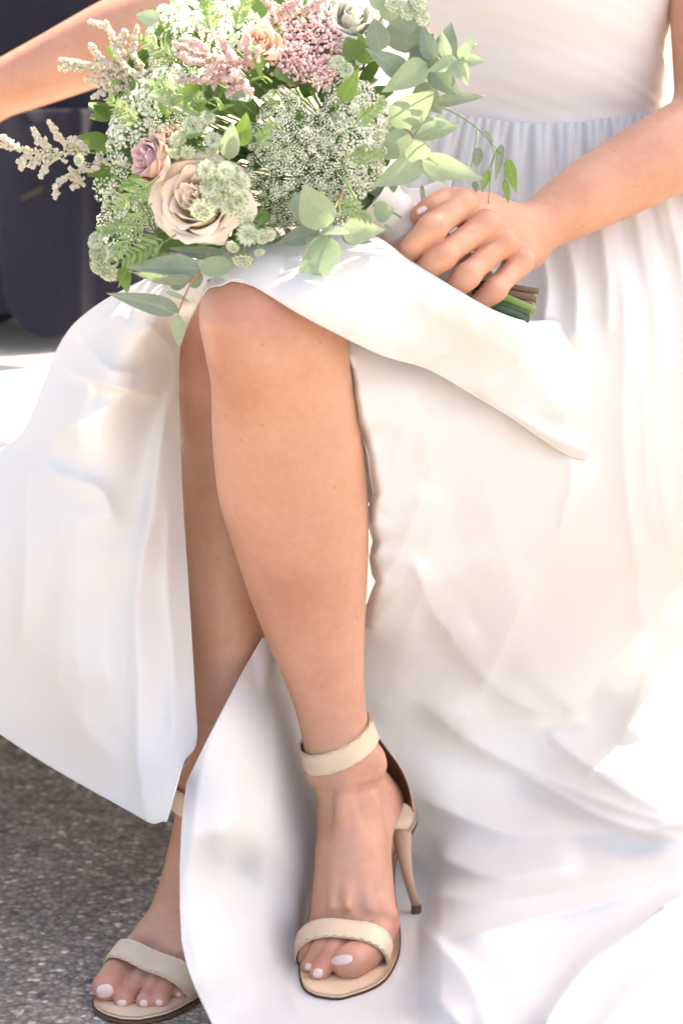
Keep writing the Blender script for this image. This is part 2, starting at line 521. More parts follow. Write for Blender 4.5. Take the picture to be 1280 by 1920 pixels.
def march(f, px, py, y0=1.85, y1=2.75, off=0.0):
    # distance Y at which the view line through each pixel meets the body (inf where it misses)
    px = np.asarray(px, float); py = np.asarray(py, float)
    sx, sz = ray(px, py)
    t = TREES[id(f)]; o = Vector((0, 0, CAMZ)); out = np.full(px.shape, np.inf)
    for k in np.ndindex(px.shape):
        h = t.ray_cast(o, Vector((sx[k], 1.0, sz[k])))[0]
        if h is not None and h.y < y1: out[k] = h.y
    return out

px_r = lambda r, Y=2.2: r * mpp(640, 1000, Y)

# --- crossed (near) leg and its foot
near = Body()
near.add(limb([(500, 425, 560, 2.24, 1.0), (540, 398, 600, 2.215, 1.0), (580, 391, 626, 2.198, 1.0), (640, 393, 646, 2.193, .98),
               (700, 396, 659, 2.20, .95), (780, 397, 672, 2.215, .95), (860, 401, 683, 2.235, .95), (940, 412, 690, 2.25, .95),
               (1020, 436, 691, 2.262, .96), (1100, 462, 688, 2.27, .98), (1200, 501, 683, 2.277, 1.05), (1280, 535, 683, 2.28, 1.12),
               (1340, 556, 688, 2.28, 1.15), (1400, 571, 702, 2.28, 1.1), (1440, 583, 706, 2.278, 1.0)]), .01)
HIP_R, HIP_L = np.array([.13, 2.64, .57]), np.array([.29, 2.68, .57])
KN = P(512, 585, 2.215)
near.chain([KN, KN + (HIP_R - KN) * .5, HIP_R], [.054, .066, .08], .03)
near.add(cap(P(500, 600, 2.175), P(506, 640, 2.172), .040, .036), .05)                 # kneecap
R_ = lambda l: [px_r(x) for x in l]
near.chain([P(640, 1430, 2.275), P(652, 1510, 2.268), P(645, 1610, 2.243), P(618, 1722, 2.2)], R_([56, 58, 54, 40]), .02)
near.chain([P(660, 1520, 2.275), P(682, 1620, 2.25), P(702, 1728, 2.215)], R_([54, 50, 44]), .02)
near.chain([P(655, 1600, 2.235), P(660, 1725, 2.2)], R_([54, 45]), .02)
near.chain([P(690, 1440, 2.315), P(708, 1497, 2.335)], R_([26, 47]), .03)            # heel
near.chain([P(706, 1508, 2.325), P(684, 1690, 2.235)], R_([42, 36]), .02)
near.add(cap(P(597, 1450, 2.27), P(600, 1455, 2.27), px_r(19), px_r(17)), .02)        # ankle bones
near.add(cap(P(700, 1425, 2.27), P(704, 1432, 2.27), px_r(20), px_r(18)), .02)
near.add(cap(P(712, 1720, 2.205), P(716, 1735, 2.205), px_r(33), px_r(30)), .012)     # ball joint of the big toe
near.chain([P(640, 1400, 2.250), P(652, 1500, 2.242), P(672, 1620, 2.217), P(688, 1700, 2.190)], R_([7, 7, 6, 6]), .010)
for q_ in ((622, 1700, 2.183), (650, 1700, 2.180)): near.chain([P(638, 1500, 2.240), P((q_[0] + 640) / 2, 1610, 2.214), P(*q_)], R_([5, 5, 5]), .010)
toe_near = [([P(704, 1742, 2.20), P(685, 1780, 2.166), P(655, 1804, 2.14)], [41, 38, 35]),
            ([P(655, 1745, 2.185), P(627, 1775, 2.155), P(611, 1806, 2.141), P(599, 1824, 2.133)], [26, 22, 19, 20]),
            ([P(632, 1742, 2.185), P(605, 1772, 2.158), P(588, 1800, 2.152), P(580, 1813, 2.148)], [24, 20, 17, 17]),
            ([P(610, 1740, 2.188), P(584, 1768, 2.168), P(573, 1796, 2.168)], [22, 19, 16]),
            ([P(594, 1738, 2.195), P(575, 1766, 2.185), P(571, 1782, 2.182)], [20, 18, 16])]
for p, r in toe_near: near.chain(p, R_(r), .0022)

# --- far leg (knee behind, foot at lower left)
far = Body()
far.add(limb([(600, 360, 465, 2.45, 1.0), (640, 344, 478, 2.425, 1.0), (690, 335, 490, 2.412, 1.0), (750, 334, 497, 2.405, .98),
              (820, 337, 505, 2.40, .96), (900, 341, 511, 2.39, .96), (980, 344, 512, 2.375, .96), (1060, 349, 509, 2.36, .98),
              (1140, 354, 503, 2.345, 1.0), (1220, 361, 494, 2.33, 1.05), (1300, 364, 478, 2.31, 1.1), (1380, 360, 466, 2.288, 1.12),
              (1440, 349, 464, 2.268, 1.1), (1500, 336, 462, 2.25, 1.0)]), .01)
KF = P(412, 650, 2.44)
far.chain([KF, KF + (HIP_L - KF) * .5, HIP_L], [.05, .064, .08], .03)
far.add(cap(P(400, 680, 2.385), P(402, 720, 2.38), .034, .03), .04)
far.chain([P(398, 1490, 2.245), P(378, 1560, 2.228), P(352, 1660, 2.20), P(300, 1762, 2.162)], R_([56, 55, 54, 40]), .02)
far.chain([P(405, 1500, 2.24), P(385, 1640, 2.20), P(362, 1790, 2.135)], R_([54, 48, 36]), .02)
far.chain([P(330, 1740, 2.165), P(330, 1790, 2.14)], R_([40, 36]), .02)
far.chain([P(440, 1530, 2.30), P(452, 1548, 2.305)], R_([40, 44]), .03)
far.chain([P(452, 1552, 2.30), P(345, 1770, 2.17)], R_([40, 34]), .02)
far.add(cap(P(280, 1760, 2.165), P(272, 1772, 2.16), px_r(34), px_r(30)), .012)
far.add(cap(P(350, 1470, 2.25), P(352, 1475, 2.25), px_r(20), px_r(18)), .02)
zt = lambda px, py, z: Pz(px, py, z)
toe_far = [([zt(272, 1775, .028), zt(230, 1815, .023), zt(201, 1850, .020)], [38, 32, 29]),
           ([zt(305, 1790, .030), zt(266, 1826, .023), zt(245, 1856, .016), zt(233, 1874, .0125)], [26, 21, 18, 20]),
           ([zt(326, 1798, .028), zt(294, 1836, .021), zt(280, 1862, .015), zt(272, 1877, .0125)], [24, 20, 17, 18]),
           ([zt(346, 1806, .026), zt(318, 1840, .020), zt(306, 1862, .015), zt(300, 1876, .0125)], [23, 20, 18, 18]),
           ([zt(368, 1815, .024), zt(346, 1846, .016), zt(337, 1862, .012)], [22, 18, 15])]
for p, r in toe_far: far.chain(p, [x * .97 for x in R_(r)], .0022)

# --- her left arm (right in the picture) with the hand on the stems
arm = Body()
SHL = np.array([.385, 2.66, 1.07])
ELB = P(1345, 232, 2.52)
WR = P(972, 440, 2.35)
arm.chain([SHL, ELB], [.047, .043], .02)
arm.chain([ELB, P(1240, 292, 2.46), P(1110, 362, 2.405), P(1020, 416, 2.37), WR], [.043, .0425, .0365, .0275, .0235], .02)
arm.add(cap(P(955, 425, 2.345), P(985, 468, 2.353), .019, .020), .02)
rr = lambda l: [x * mpp(640, 500, 2.26) for x in l]
fing = [([P(864, 386, 2.272), P(810, 427, 2.224), P(763, 476, 2.226), P(751, 516, 2.255)], [27, 24, 22, 18]),
        ([P(907, 424, 2.266), P(825, 483, 2.218), P(789, 519, 2.224), P(786, 552, 2.255)], [26, 23.5, 21.5, 18]),
        ([P(938, 457, 2.272), P(873, 519, 2.222), P(840, 557, 2.23), P(839, 584, 2.258)], [25, 22, 20.5, 17.5]),
        ([P(971, 492, 2.286), P(925, 545, 2.244), P(885, 579, 2.242), P(883, 604, 2.268)], [24, 20, 18.5, 16])]
WB = [P(948, 418, 2.338), P(962, 434, 2.34), P(972, 450, 2.342), P(980, 468, 2.345)]
hand = Body()
for (p, r), wb in zip(fing, WB): hand.add(cap(wb, p[0], rr([31])[0], rr([r[0] * .92])[0]), .012)
hand.chain([P(925, 405, 2.335), P(872, 398, 2.29)], rr([34, 30]), .016)
for p, r in fing:
    sub = Body().chain(p, rr(r), .008)
    sub.add(cap(p[0] + np.array([.002, -.003, .003]), p[0] + np.array([0, -.003, .002]), rr([23])[0], rr([23])[0]), .012)
    sub.add(cap(p[1] + np.array([.002, -.0022, .001]), p[1] + np.array([0, -.0022, .001]), rr([r[1] * .9])[0], rr([r[1] * .9])[0]), .010)
    lo = np.min([q[0][1] for q in sub.it], 0); hi = np.max([q[0][2] for q in sub.it], 0)
    hand.add((sub, lo, hi), .0018)
hand.chain([P(915, 394, 2.325), P(850, 376, 2.282), P(812, 388, 2.258), P(788, 404, 2.25)], rr([33, 26, 24, 20]), .005)
for it in hand.it: arm.add(*it)

# --- her right arm (behind the bouquet, reaching to the left)
arm2 = Body()
SHR = np.array([.045, 2.67, 1.07])
EL2 = P(372, 4, 2.64); WR2 = P(-40, 186, 2.70)
arm2.chain([SHR, EL2], [.047, .043], .02)
arm2.chain([EL2, P(240, 62, 2.655), P(90, 130, 2.68), WR2], [.043, .0435, .036, .028], .02)
arm2.chain([WR2, P(-130, 226, 2.72)], [.027, .03], .02)
for i in range(4): arm2.chain([P(-120, 205 + i * 16, 2.715), P(-175, 225 + i * 18, 2.715), P(-200, 262 + i * 16, 2.72)], [.010, .009, .008], .006)
arm2.chain([P(-90, 225, 2.69), P(-130, 262, 2.68)], [.014, .010], .01)

# --- trunk, neck and head (under the dress and above the frame)
trunk = Body()
trunk.chain([np.array([.15, 2.66, .57]), np.array([.27, 2.68, .57])], [.10, .10], .04)
trunk.chain([np.array([.17, 2.66, .66]), np.array([.25, 2.66, .66])], [.085, .085], .06)
trunk.chain([np.array([.18, 2.63, .80]), np.array([.245, 2.63, .80])], [.068, .068], .06)
trunk.chain([np.array([.14, 2.64, .98]), np.array([.28, 2.64, .98])], [.085, .085], .06)
trunk.chain([SHR + np.array([.03, 0, 0]), SHL - np.array([.03, 0, 0])], [.05, .05], .05)
trunk.chain([np.array([.21, 2.66, 1.06]), np.array([.205, 2.63, 1.17])], [.055, .048], .04)
trunk.chain([np.array([.20, 2.60, 1.23]), np.array([.20, 2.62, 1.29])], [.068, .088], .03)

person = empty('person', P(640, 1700, 2.4) * [1, 1, 0])
person['label'] = 'bride in an ivory slit gown seated with bare legs crossed, one hand on the bouquet'
person['category'] = 'person'
vv, ff, n0 = [], [], 0
for B_, h in ((near, .0016), (far, .0018), (arm, .0014), (arm2, .003), (trunk, .007)):
    D, lo = B_.grid(h)
    v, f = surface_net(D, lo, h)
    if h < .002:
        TREES[id(B_)] = BVHTree.FromPolygons(v.tolist(), f.tolist())
    vv.append(v); ff.append(f + n0); n0 += len(v)
PIV = np.array(person.location)
def pl(name, me, m, parent=person):          # parts are modelled in place; keep the parent's offset out of them
    o = link(name, me, m, parent)
    loc = Vector((0, 0, 0)); q = parent
    while q is not None: loc += q.location; q = q.parent
    o.location = -loc
    return o
body = pl('body', mesh_from('body', np.concatenate(vv), np.concatenate(ff)), M_SKIN)
FL = [(P(470, 560, 2.17), .05, .35), (P(365, 700, 2.40), .055, .75), (P(742, 1495, 2.32), .03, .6), (P(735, 1735, 2.2), .03, .6), (P(575, 1730, 2.2), .02, .5), (P(700, 1780, 2.14), .022, .5), (P(600, 1815, 2.14), .02, .6), (P(590, 1775, 2.15), .02, .5)]
FL += [(zt(200, 1855, .02), .02, .7)] + [(p[-1], .015, .6) for p, r in toe_far] + [(p[-2], .014, .45) for p, r in toe_far]
FL += [(p[0], .011, .55) for p, r in fing] + [(p[1], .011, .5) for p, r in fing] + [(p[2], .014, .45) for p, r in fing] + [(P(790, 400, 2.25), .014, .5), (P(930, 420, 2.3), .03, .3)]
VN = [(P(652, 1560, 2.22), .010, .28), (P(648, 1600, 2.215), .009, .32), (P(655, 1640, 2.2), .010, .2), (P(698, 1690, 2.185), .013, .42), (P(640, 1680, 2.19), .016, .15), (P(560, 950, 2.2), .03, .12), (P(590, 820, 2.18), .03, .12), (P(520, 1080, 2.2), .03, .10), (P(1190, 270, 2.42), .04, .15), (P(255, 1830, .0 + 2.1), .02, .2), (P(640, 1380, 2.25), .02, .15)]
av = np.concatenate(vv); colr = np.zeros((len(av), 4), np.float32); colr[:, 3] = 1
for ch, L_ in ((0, FL), (1, VN)):
    for c, r, a in L_:
        colr[:, ch] = np.maximum(colr[:, ch], a * np.exp(-((av - c) ** 2).sum(1) / (r * r)))
ca = body.data.attributes.new('flush', 'FLOAT_COLOR', 'POINT'); ca.data.foreach_set('color', colr.ravel())
print('body verts', n0)

def nail(f, cx, cy, w_, h_, ang, name, off=.0006, sq=2.6):
    n, m = 9, 20
    ca, sa = math.cos(math.radians(ang)), math.sin(math.radians(ang))
    pts = []
    for i in range(n):
        r = (i / (n - 1))
        for j in range(m):
            t = 2 * math.pi * j / m
            x = math.copysign(abs(math.cos(t)) ** (2 / sq), math.cos(t)) * w_ / 2 * r
            y = math.copysign(abs(math.sin(t)) ** (2 / sq), math.sin(t)) * h_ / 2 * r
            pts.append((cx + x * ca - y * sa, cy + x * sa + y * ca, r))
    pts = np.array(pts)
    Y = march(f, pts[:, 0], pts[:, 1])
    bad = ~np.isfinite(Y)
    if bad.any(): Y[bad] = np.nanmax(np.where(bad, np.nan, Y))
    Y = Y - off * 1.6 * (1 - pts[:, 2] ** 4) + .0004 * (pts[:, 2] > .99)
    pl(name, mesh_from(name, P(pts[:, 0], pts[:, 1], Y), grid_faces(n, m, True)), M_NAIL)
for a in ((641, 1800, 42, 20, -8), (596, 1825, 20, 19, 10), (578, 1813, 13, 15, 15)): nail(near, *a, 'toenail')
for a in ((197, 1858, 34, 27, -8), (229, 1881, 20, 14, -5), (270, 1881, 16, 14, 0), (299, 1880, 15, 13, 0), (335, 1865, 10, 8, 0)): nail(far, *a, 'toenail')
nail(arm, 790, 394, 22, 13, -30, 'fingernail')

# ------------------------------------------------------------------ sandals
def band(f, c, e1, e2, ax, hw, a0, a1, n=72, off=.0012, thick=.0022, rmax=.09, m=7, bridge=5):
    c, e1, e2, ax = (np.asarray(x, float) for x in (c, e1, e2, ax))
    e1 = e1 / np.linalg.norm(e1); e2 = e2 / np.linalg.norm(e2); ax = ax / np.linalg.norm(ax)
    th = np.linspace(math.radians(a0), math.radians(a1), n)
    ww = np.linspace(-hw, hw, m)
    T, W = np.meshgrid(th, ww, indexing='ij')
    O = c + W[..., None] * ax
    d = np.cos(T)[..., None] * e1 + np.sin(T)[..., None] * e2
    r = np.full(T.shape, rmax)
    for _ in range(60):
        s = f(O + r[..., None] * d) - off
        r = np.maximum(r - s * .8, .004)
    r = r.copy()
    rs = r.mean(1, keepdims=True) * .5 + r * .5
    w5 = [np.roll(rs, q, 0) for q in range(-bridge, bridge + 1)]
    for q, a_ in zip(range(-bridge, bridge + 1), w5):
        if q < 0: a_[q:] = rs[q:]
        elif q > 0: a_[:q] = rs[:q]
    rs = np.max(w5, 0)
    for _ in range(45): rs[1:-1] = (rs[:-2] + 2 * rs[1:-1] + rs[2:]) / 4
    inner = O + rs[..., None] * d
    outer = O + (rs + thick)[..., None] * d
    return inner, outer
def band_mesh(name, inner, outer):
    n, m = inner.shape[:2]
    v = np.concatenate([inner.reshape(-1, 3), outer.reshape(-1, 3)])
    g = grid_faces(n, m); N = n * m
    F = [g[:, ::-1], g + N]
    for col in (0, m - 1):
        i = np.arange(n - 1) * m + col
        q = np.stack([i, i + m, i + m + N, i + N], 1); F.append(q if col == 0 else q[:, ::-1])
    for row in (0, n - 1):
        j = row * m + np.arange(m - 1)
        q = np.stack([j, j + 1, j + 1 + N, j + N], 1); F.append(q[:, ::-1] if row == 0 else q)
    me = mesh_from(name, v, np.concatenate(F))
    return me
def strap(name, sandal, f, **kw):
    i, o = band(f, **kw)
    s = pl(name, band_mesh(name, i, o), M_LEATHER, sandal)
    b = s.modifiers.new('bevel', 'BEVEL'); b.width = .0007; b.segments = 2; b.limit_method = 'ANGLE'
    # two rows of stitches near the edges, proud of the leather
    a = Acc()
    n, m = o.shape[:2]
    for t in (.09, .91):
        q = t * (m - 1); j = int(q); fr = q - j
        line = o[:, j] * (1 - fr) + o[:, min(j + 1, m - 1)] * fr
        dd = o - i; line = line + dd[:, j] / np.linalg.norm(dd[:, j], axis=1)[:, None] * .0001
        L = curve(line, n * 4)
        for k in range(0, len(L) - 3, 3): tube(a, L[k:k + 3], .00022, 4)
    st = pl('stitching', a.mesh('stitching', [M_STITCH]), None, sandal)
    st['kind'] = 'stuff'
    return s
def loft_sole(name, LR, thick, mat_top, sandal, inset=0.0, drop=0.0, m=9):
    # LR rows (left point, right point) from toe to heel
    L = curve([a for a, b in LR], 60); R = curve([b for a, b in LR], 60)
    t = np.linspace(0, 1, m)
    top = L[:, None] + (R - L)[:, None] * (inset + (1 - 2 * inset) * t)[None, :, None]
    top = top - np.array([0, 0, drop])
    return band_mesh(name, top - np.array([0, 0, thick]), top)

# right sandal (under the near foot)
s1 = empty('sandal', Pz(660, 1750, 0) - PIV, person)
LR1 = [(Pz(622, 1865, .010), Pz(640, 1865, .010)), (Pz(588, 1858, .010), Pz(690, 1849, .010)), (Pz(568, 1840, .010), Pz(724, 1826, .010)),
       (Pz(562, 1800, .010), Pz(745, 1784, .010)), (Pz(572, 1742, .011), Pz(748, 1738, .011)), (Pz(596, 1680, .026), Pz(738, 1665, .026)),
       (Pz(640, 1610, .055), Pz(744, 1596, .055)), (Pz(684, 1560, .080), Pz(776, 1545, .080)), (Pz(705, 1525, .088), Pz(781, 1520, .088)),
       (Pz(722, 1504, .090), Pz(772, 1500, .090))]
pl('footbed', loft_sole('footbed', LR1, .003, M_INSOLE, s1), M_INSOLE, s1)
pl('sole', loft_sole('sole', LR1, .0045, M_BROWN, s1, -.015, .0031), M_BROWN, s1)
e1 = P(706, 1362, 2.28) - P(566, 1418, 2.28)
strap('ankle_strap', s1, near, c=P(634, 1386, 2.285), e1=e1, e2=(0, 1, .12), ax=np.cross(e1, (0, 1, .12)), hw=.0100, a0=-200, a1=160, off=.0008, bridge=1)
strap('toe_strap', s1, near, c=(.006, 2.176, .012), e1=(1, -.12, -.01), e2=(0, -.50, 1), ax=(-.12, -1, -.55), hw=.0112, a0=-12, a1=192, off=.0012, rmax=.075)
def heel_cup(name, sandal, hc, fwd, side, R0, z0, top, R1, mt, out):
    hc, fwd, side, top = (np.asarray(x, float) for x in (hc, fwd, side, top))
    ph = np.radians(np.linspace(-85, 85, 30)); q = np.linspace(0, 1, 12)
    v = []
    for t in q:
        c = hc * (1 - t) + top * t
        c = c.copy(); 
        r = R0 * (1 - t) + R1 * t + .006 * math.sin(math.pi * t)
        for p in ph:
            wd = 1 - .75 * (t ** 1.2) * (abs(p) / ph[-1]) ** 1.0 if t > 0 else 1
            v.append(c + (r + out) * (-fwd * math.cos(p * wd) + side * math.sin(p * wd)))
    return np.array(v).reshape(12, 30, 3)
fw = np.array([-.2, -.98, 0]); sd_ = np.array([.98, -.2, 0])
hcp = P(712, 1520, 2.318); tp = P(664, 1388, 2.295)
o_ = heel_cup('c', s1, hcp, fw, sd_, .033, 0, tp, .030, M_LEATHER, .0022); i_ = heel_cup('c', s1, hcp, fw, sd_, .033, 0, tp, .030, M_LEATHER, .0)
pl('heel_cup', band_mesh('heel_cup', i_ + (o_ - i_) * .55, o_), M_LEATHER, s1)
pl('heel_lining', band_mesh('heel_lining', i_, i_ + (o_ - i_) * .5), M_BROWN, s1)
def stiletto(sandal, top, tip, w0, w1, fwd, side):
    a = Acc(); n = 14
    top, tip = np.asarray(top), np.asarray(tip)
    V_ = []
    for k in range(n):
        t = k / (n - 1); c = top * (1 - t) + tip * t + (-fwd) * (-.010 * math.sin(math.pi * t))
        wd = w0 * (1 - t) ** 2.2 + w1 * (1 - (1 - t) ** 2.2)
        for j in range(16):
            th = 2 * math.pi * j / 16
            V_.append(c + side * math.cos(th) * wd + fwd * math.sin(th) * wd * .9)
    F = [list(f) for f in grid_faces(n, 16, True)] + [list(range(16))[::-1], [(n - 1) * 16 + j for j in range(16)]]
    a.add(V_, F)
    pl('heel', a.mesh('heel', [M_HEEL]), None, sandal)
    b = Acc()
    V_ = [tip + side * math.cos(2 * math.pi * j / 16) * w1 * g + fwd * math.sin(2 * math.pi * j / 16) * w1 * g * .9 + np.array([0, 0, z]) for z, g in ((.001, 1.12), (-.008, 1.15)) for j in range(16)]
    b.add(V_, [list(f) for f in grid_faces(2, 16, True)] + [list(range(16))[::-1], list(range(16, 32))])
    pl('heel_tip', b.mesh('heel_tip', [M_TIP], False), None, sandal)
stiletto(s1, Pz(752, 1560, .078), Pz(780, 1698, .012), .0105, .0047, fw, sd_)

# left sandal (under the far foot)
s2 = empty('sandal', Pz(300, 1840, 0) - PIV, person)
LR2 = [(Pz(228, 1905, .010), Pz(262, 1906, .010)), (Pz(192, 1893, .010), Pz(312, 1895, .010)), (Pz(176, 1872, .010), Pz(352, 1876, .010)),
       (Pz(198, 1822, .010), Pz(388, 1850, .010)), (Pz(242, 1765, .011), Pz(410, 1812, .011)), (Pz(300, 1690, .028), Pz(430, 1740, .028)),
       (Pz(360, 1620, .055), Pz(462, 1650, .055)), (Pz(404, 1570, .080), Pz(490, 1590, .080)), (Pz(436, 1545, .088), Pz(486, 1556, .088))]
pl('footbed', loft_sole('footbed', LR2, .003, M_INSOLE, s2), M_INSOLE, s2)
pl('sole', loft_sole('sole', LR2, .0045, M_BROWN, s2, -.015, .0031), M_BROWN, s2)
e1 = P(470, 1475, 2.255) - P(335, 1478, 2.255)
strap('ankle_strap', s2, far, c=P(405, 1467, 2.262), e1=e1, e2=(0, 1, .12), ax=np.cross(e1, (0, 1, .12)), hw=.0100, a0=-200, a1=160, off=.002, bridge=1)
sl = Pz(228, 1806, .014); sr = Pz(385, 1850, .014)
ac = sr - sl; acn = ac / np.linalg.norm(ac); fwd2 = np.cross(acn, (0, 0, 1.0)); fwd2 = fwd2 if fwd2[1] < 0 else -fwd2
strap('toe_strap', s2, far, c=(sl + sr) / 2 + fwd2 * .008, e1=ac, e2=np.array([0, 0, 1.0]) + fwd2 * .6, ax=fwd2 - np.array([0, 0, .40]), hw=.0125, a0=-14, a1=194, off=.0014, rmax=.08)
fw2 = np.array([-.42, -.91, 0]); sd2 = np.array([.91, -.42, 0])
hc2 = P(446, 1560, 2.30); tp2 = P(415, 1470, 2.275)
o_ = heel_cup('c', s2, hc2, fw2, sd2, .034, 0, tp2, .033, M_LEATHER, .0022); i_ = heel_cup('c', s2, hc2, fw2, sd2, .034, 0, tp2, .033, M_LEATHER, .0)
pl('heel_cup', band_mesh('heel_cup', i_ + (o_ - i_) * .55, o_), M_LEATHER, s2)
pl('heel_lining', band_mesh('heel_lining', i_, i_ + (o_ - i_) * .5), M_BROWN, s2)
stiletto(s2, Pz(455, 1590, .078), Pz(478, 1700, .008), .0105, .0047, fw2, sd2)
# ------------------------------------------------------------------ the gown: sheets of cloth with folds
def tps(pts):
    pts = np.asarray(pts, float); X = pts[:, :2] / 500; n = len(X)
    d = np.linalg.norm(X[:, None] - X[None], axis=-1)
    Kk = np.where(d > 0, d * d * np.log(d + 1e-12), 0) + np.eye(n) * 2e-3
    Pm = np.hstack([np.ones((n, 1)), X])
    A = np.block([[Kk, Pm], [Pm.T, np.zeros((3, 3))]])
    s = np.linalg.solve(A, np.concatenate([pts[:, 2], np.zeros(3)]))
    def f(px, py):
        q = np.stack([px, py], -1) / 500
        out = s[n] + s[n + 1] * q[..., 0] + s[n + 2] * q[..., 1]
        for i in range(n):
            r2 = ((q - X[i]) ** 2).sum(-1)
            out = out + s[i] * .5 * r2 * np.log(r2 + 1e-12)
        return out
    return f
def polydist(px, py, line):
    # signed distance to a polyline (+ on the left of its direction in the picture) and position 0..1 along it
    line = curve(np.array(line, float), max(12, 6 * len(line)))
    best = np.full(px.shape, 1e9); sg = np.zeros(px.shape); tt = np.zeros(px.shape)
    n = len(line) - 1
    for i in range(n):
        a, b = line[i], line[i + 1]; ab = b - a; L = ab @ ab
        t = np.clip(((px - a[0]) * ab[0] + (py - a[1]) * ab[1]) / L, 0, 1)
        dx = px - a[0] - t * ab[0]; dy = py - a[1] - t * ab[1]
        d = np.hypot(dx, dy); m = d < best
        cr = ab[0] * dy - ab[1] * dx
        best = np.where(m, d, best); sg = np.where(m, np.sign(cr), sg); tt = np.where(m, (i + t) / n, tt)
    return -best * sg, tt
def fold(px, py, line, amp, wl, wr, ends=(.15, .15), warp=0):
    # ridge towards the viewer; wl / wr = its width in pixels on the left and right of the line's direction
    if warp:
        px = px + warp * np.sin(py / 47.0 + px / 90.0); py = py + warp * .6 * np.sin(px / 53.0)
    d, t = polydist(px, py, line)
    wd = np.where(d > 0, wl, wr)
    e = np.clip(t / max(ends[0], 1e-3), 0, 1) * np.clip((1 - t) / max(ends[1], 1e-3), 0, 1)
    e = e * e * (3 - 2 * e)
    return -amp * e * np.exp(-(np.abs(d) / wd) ** 1.35)
def nz(px, py, sc, seed):
    out = np.zeros(px.shape)
    rg = np.random.default_rng(seed)
    for _ in range(10):
        th = rg.uniform(0, math.pi); f = rg.uniform(.6, 1.7) / sc; ph = rg.uniform(0, 6.28)
        out += np.sin((px * math.cos(th) + py * math.sin(th)) * f * 6.28 + ph + 1.3 * np.sin((px * math.sin(th) - py * math.cos(th)) * f * 3.1))
    return out / 10
def sheet(name, px, py, Y, m, thick=.0012, zmin=.003):
    p = P(px, py, Y)
    z = p[..., 2]
    bad = z < zmin
    if bad.any():
        q = Pz(px, py, zmin + .0 * px); p[bad] = q[bad]
    n, k = px.shape
    me = mesh_from(name, p.reshape(-1, 3), grid_faces(n, k))
    o = pl(name, me, m)
    s = o.modifiers.new('thickness', 'SOLIDIFY'); s.thickness = thick; s.offset = 0
    return o, p

# --- main skirt: from the waist over the lap down to the train on the ground
rows = [(188, 770), (300, 760), (420, 700), (540, 690), (600, 660), (640, 640), (665, 640), (690, 652), (725, 660), (765, 662), (805, 676), (850, 689), (890, 694), (925, 700),
        (955, 691), (985, 692), (1015, 700), (1045, 693), (1075, 698), (1090, 705), (1110, 697), (1135, 688), (1158, 683), (1172, 676),
        (1184, 600), (1196, 494), (1250, 462), (1310, 430), (1390, 389), (1468, 351), (1540, 343), (1620, 339), (1700, 339), (1765, 342), (1810, 352), (1850, 366), (1925, 401), (2010, 430)]
rows = np.array(rows, float)
pyv = np.concatenate([np.linspace(188, 640, 130), np.linspace(643, 1160, 190), np.linspace(1162, 1200, 26), np.linspace(1204, 2010, 210)])
xl = np.interp(pyv, rows[:, 0], rows[:, 1])
xr = 1440 - 140 * np.clip((pyv - 780) / 260, 0, 1) ** .8 + 110 * np.clip((pyv - 1560) / 200, 0, 1)
u = np.linspace(0, 1, 190) ** 1.25
PX = xl[:, None] + (xr - xl)[:, None] * u[None]; PY = np.repeat(pyv[:, None], len(u), 1)
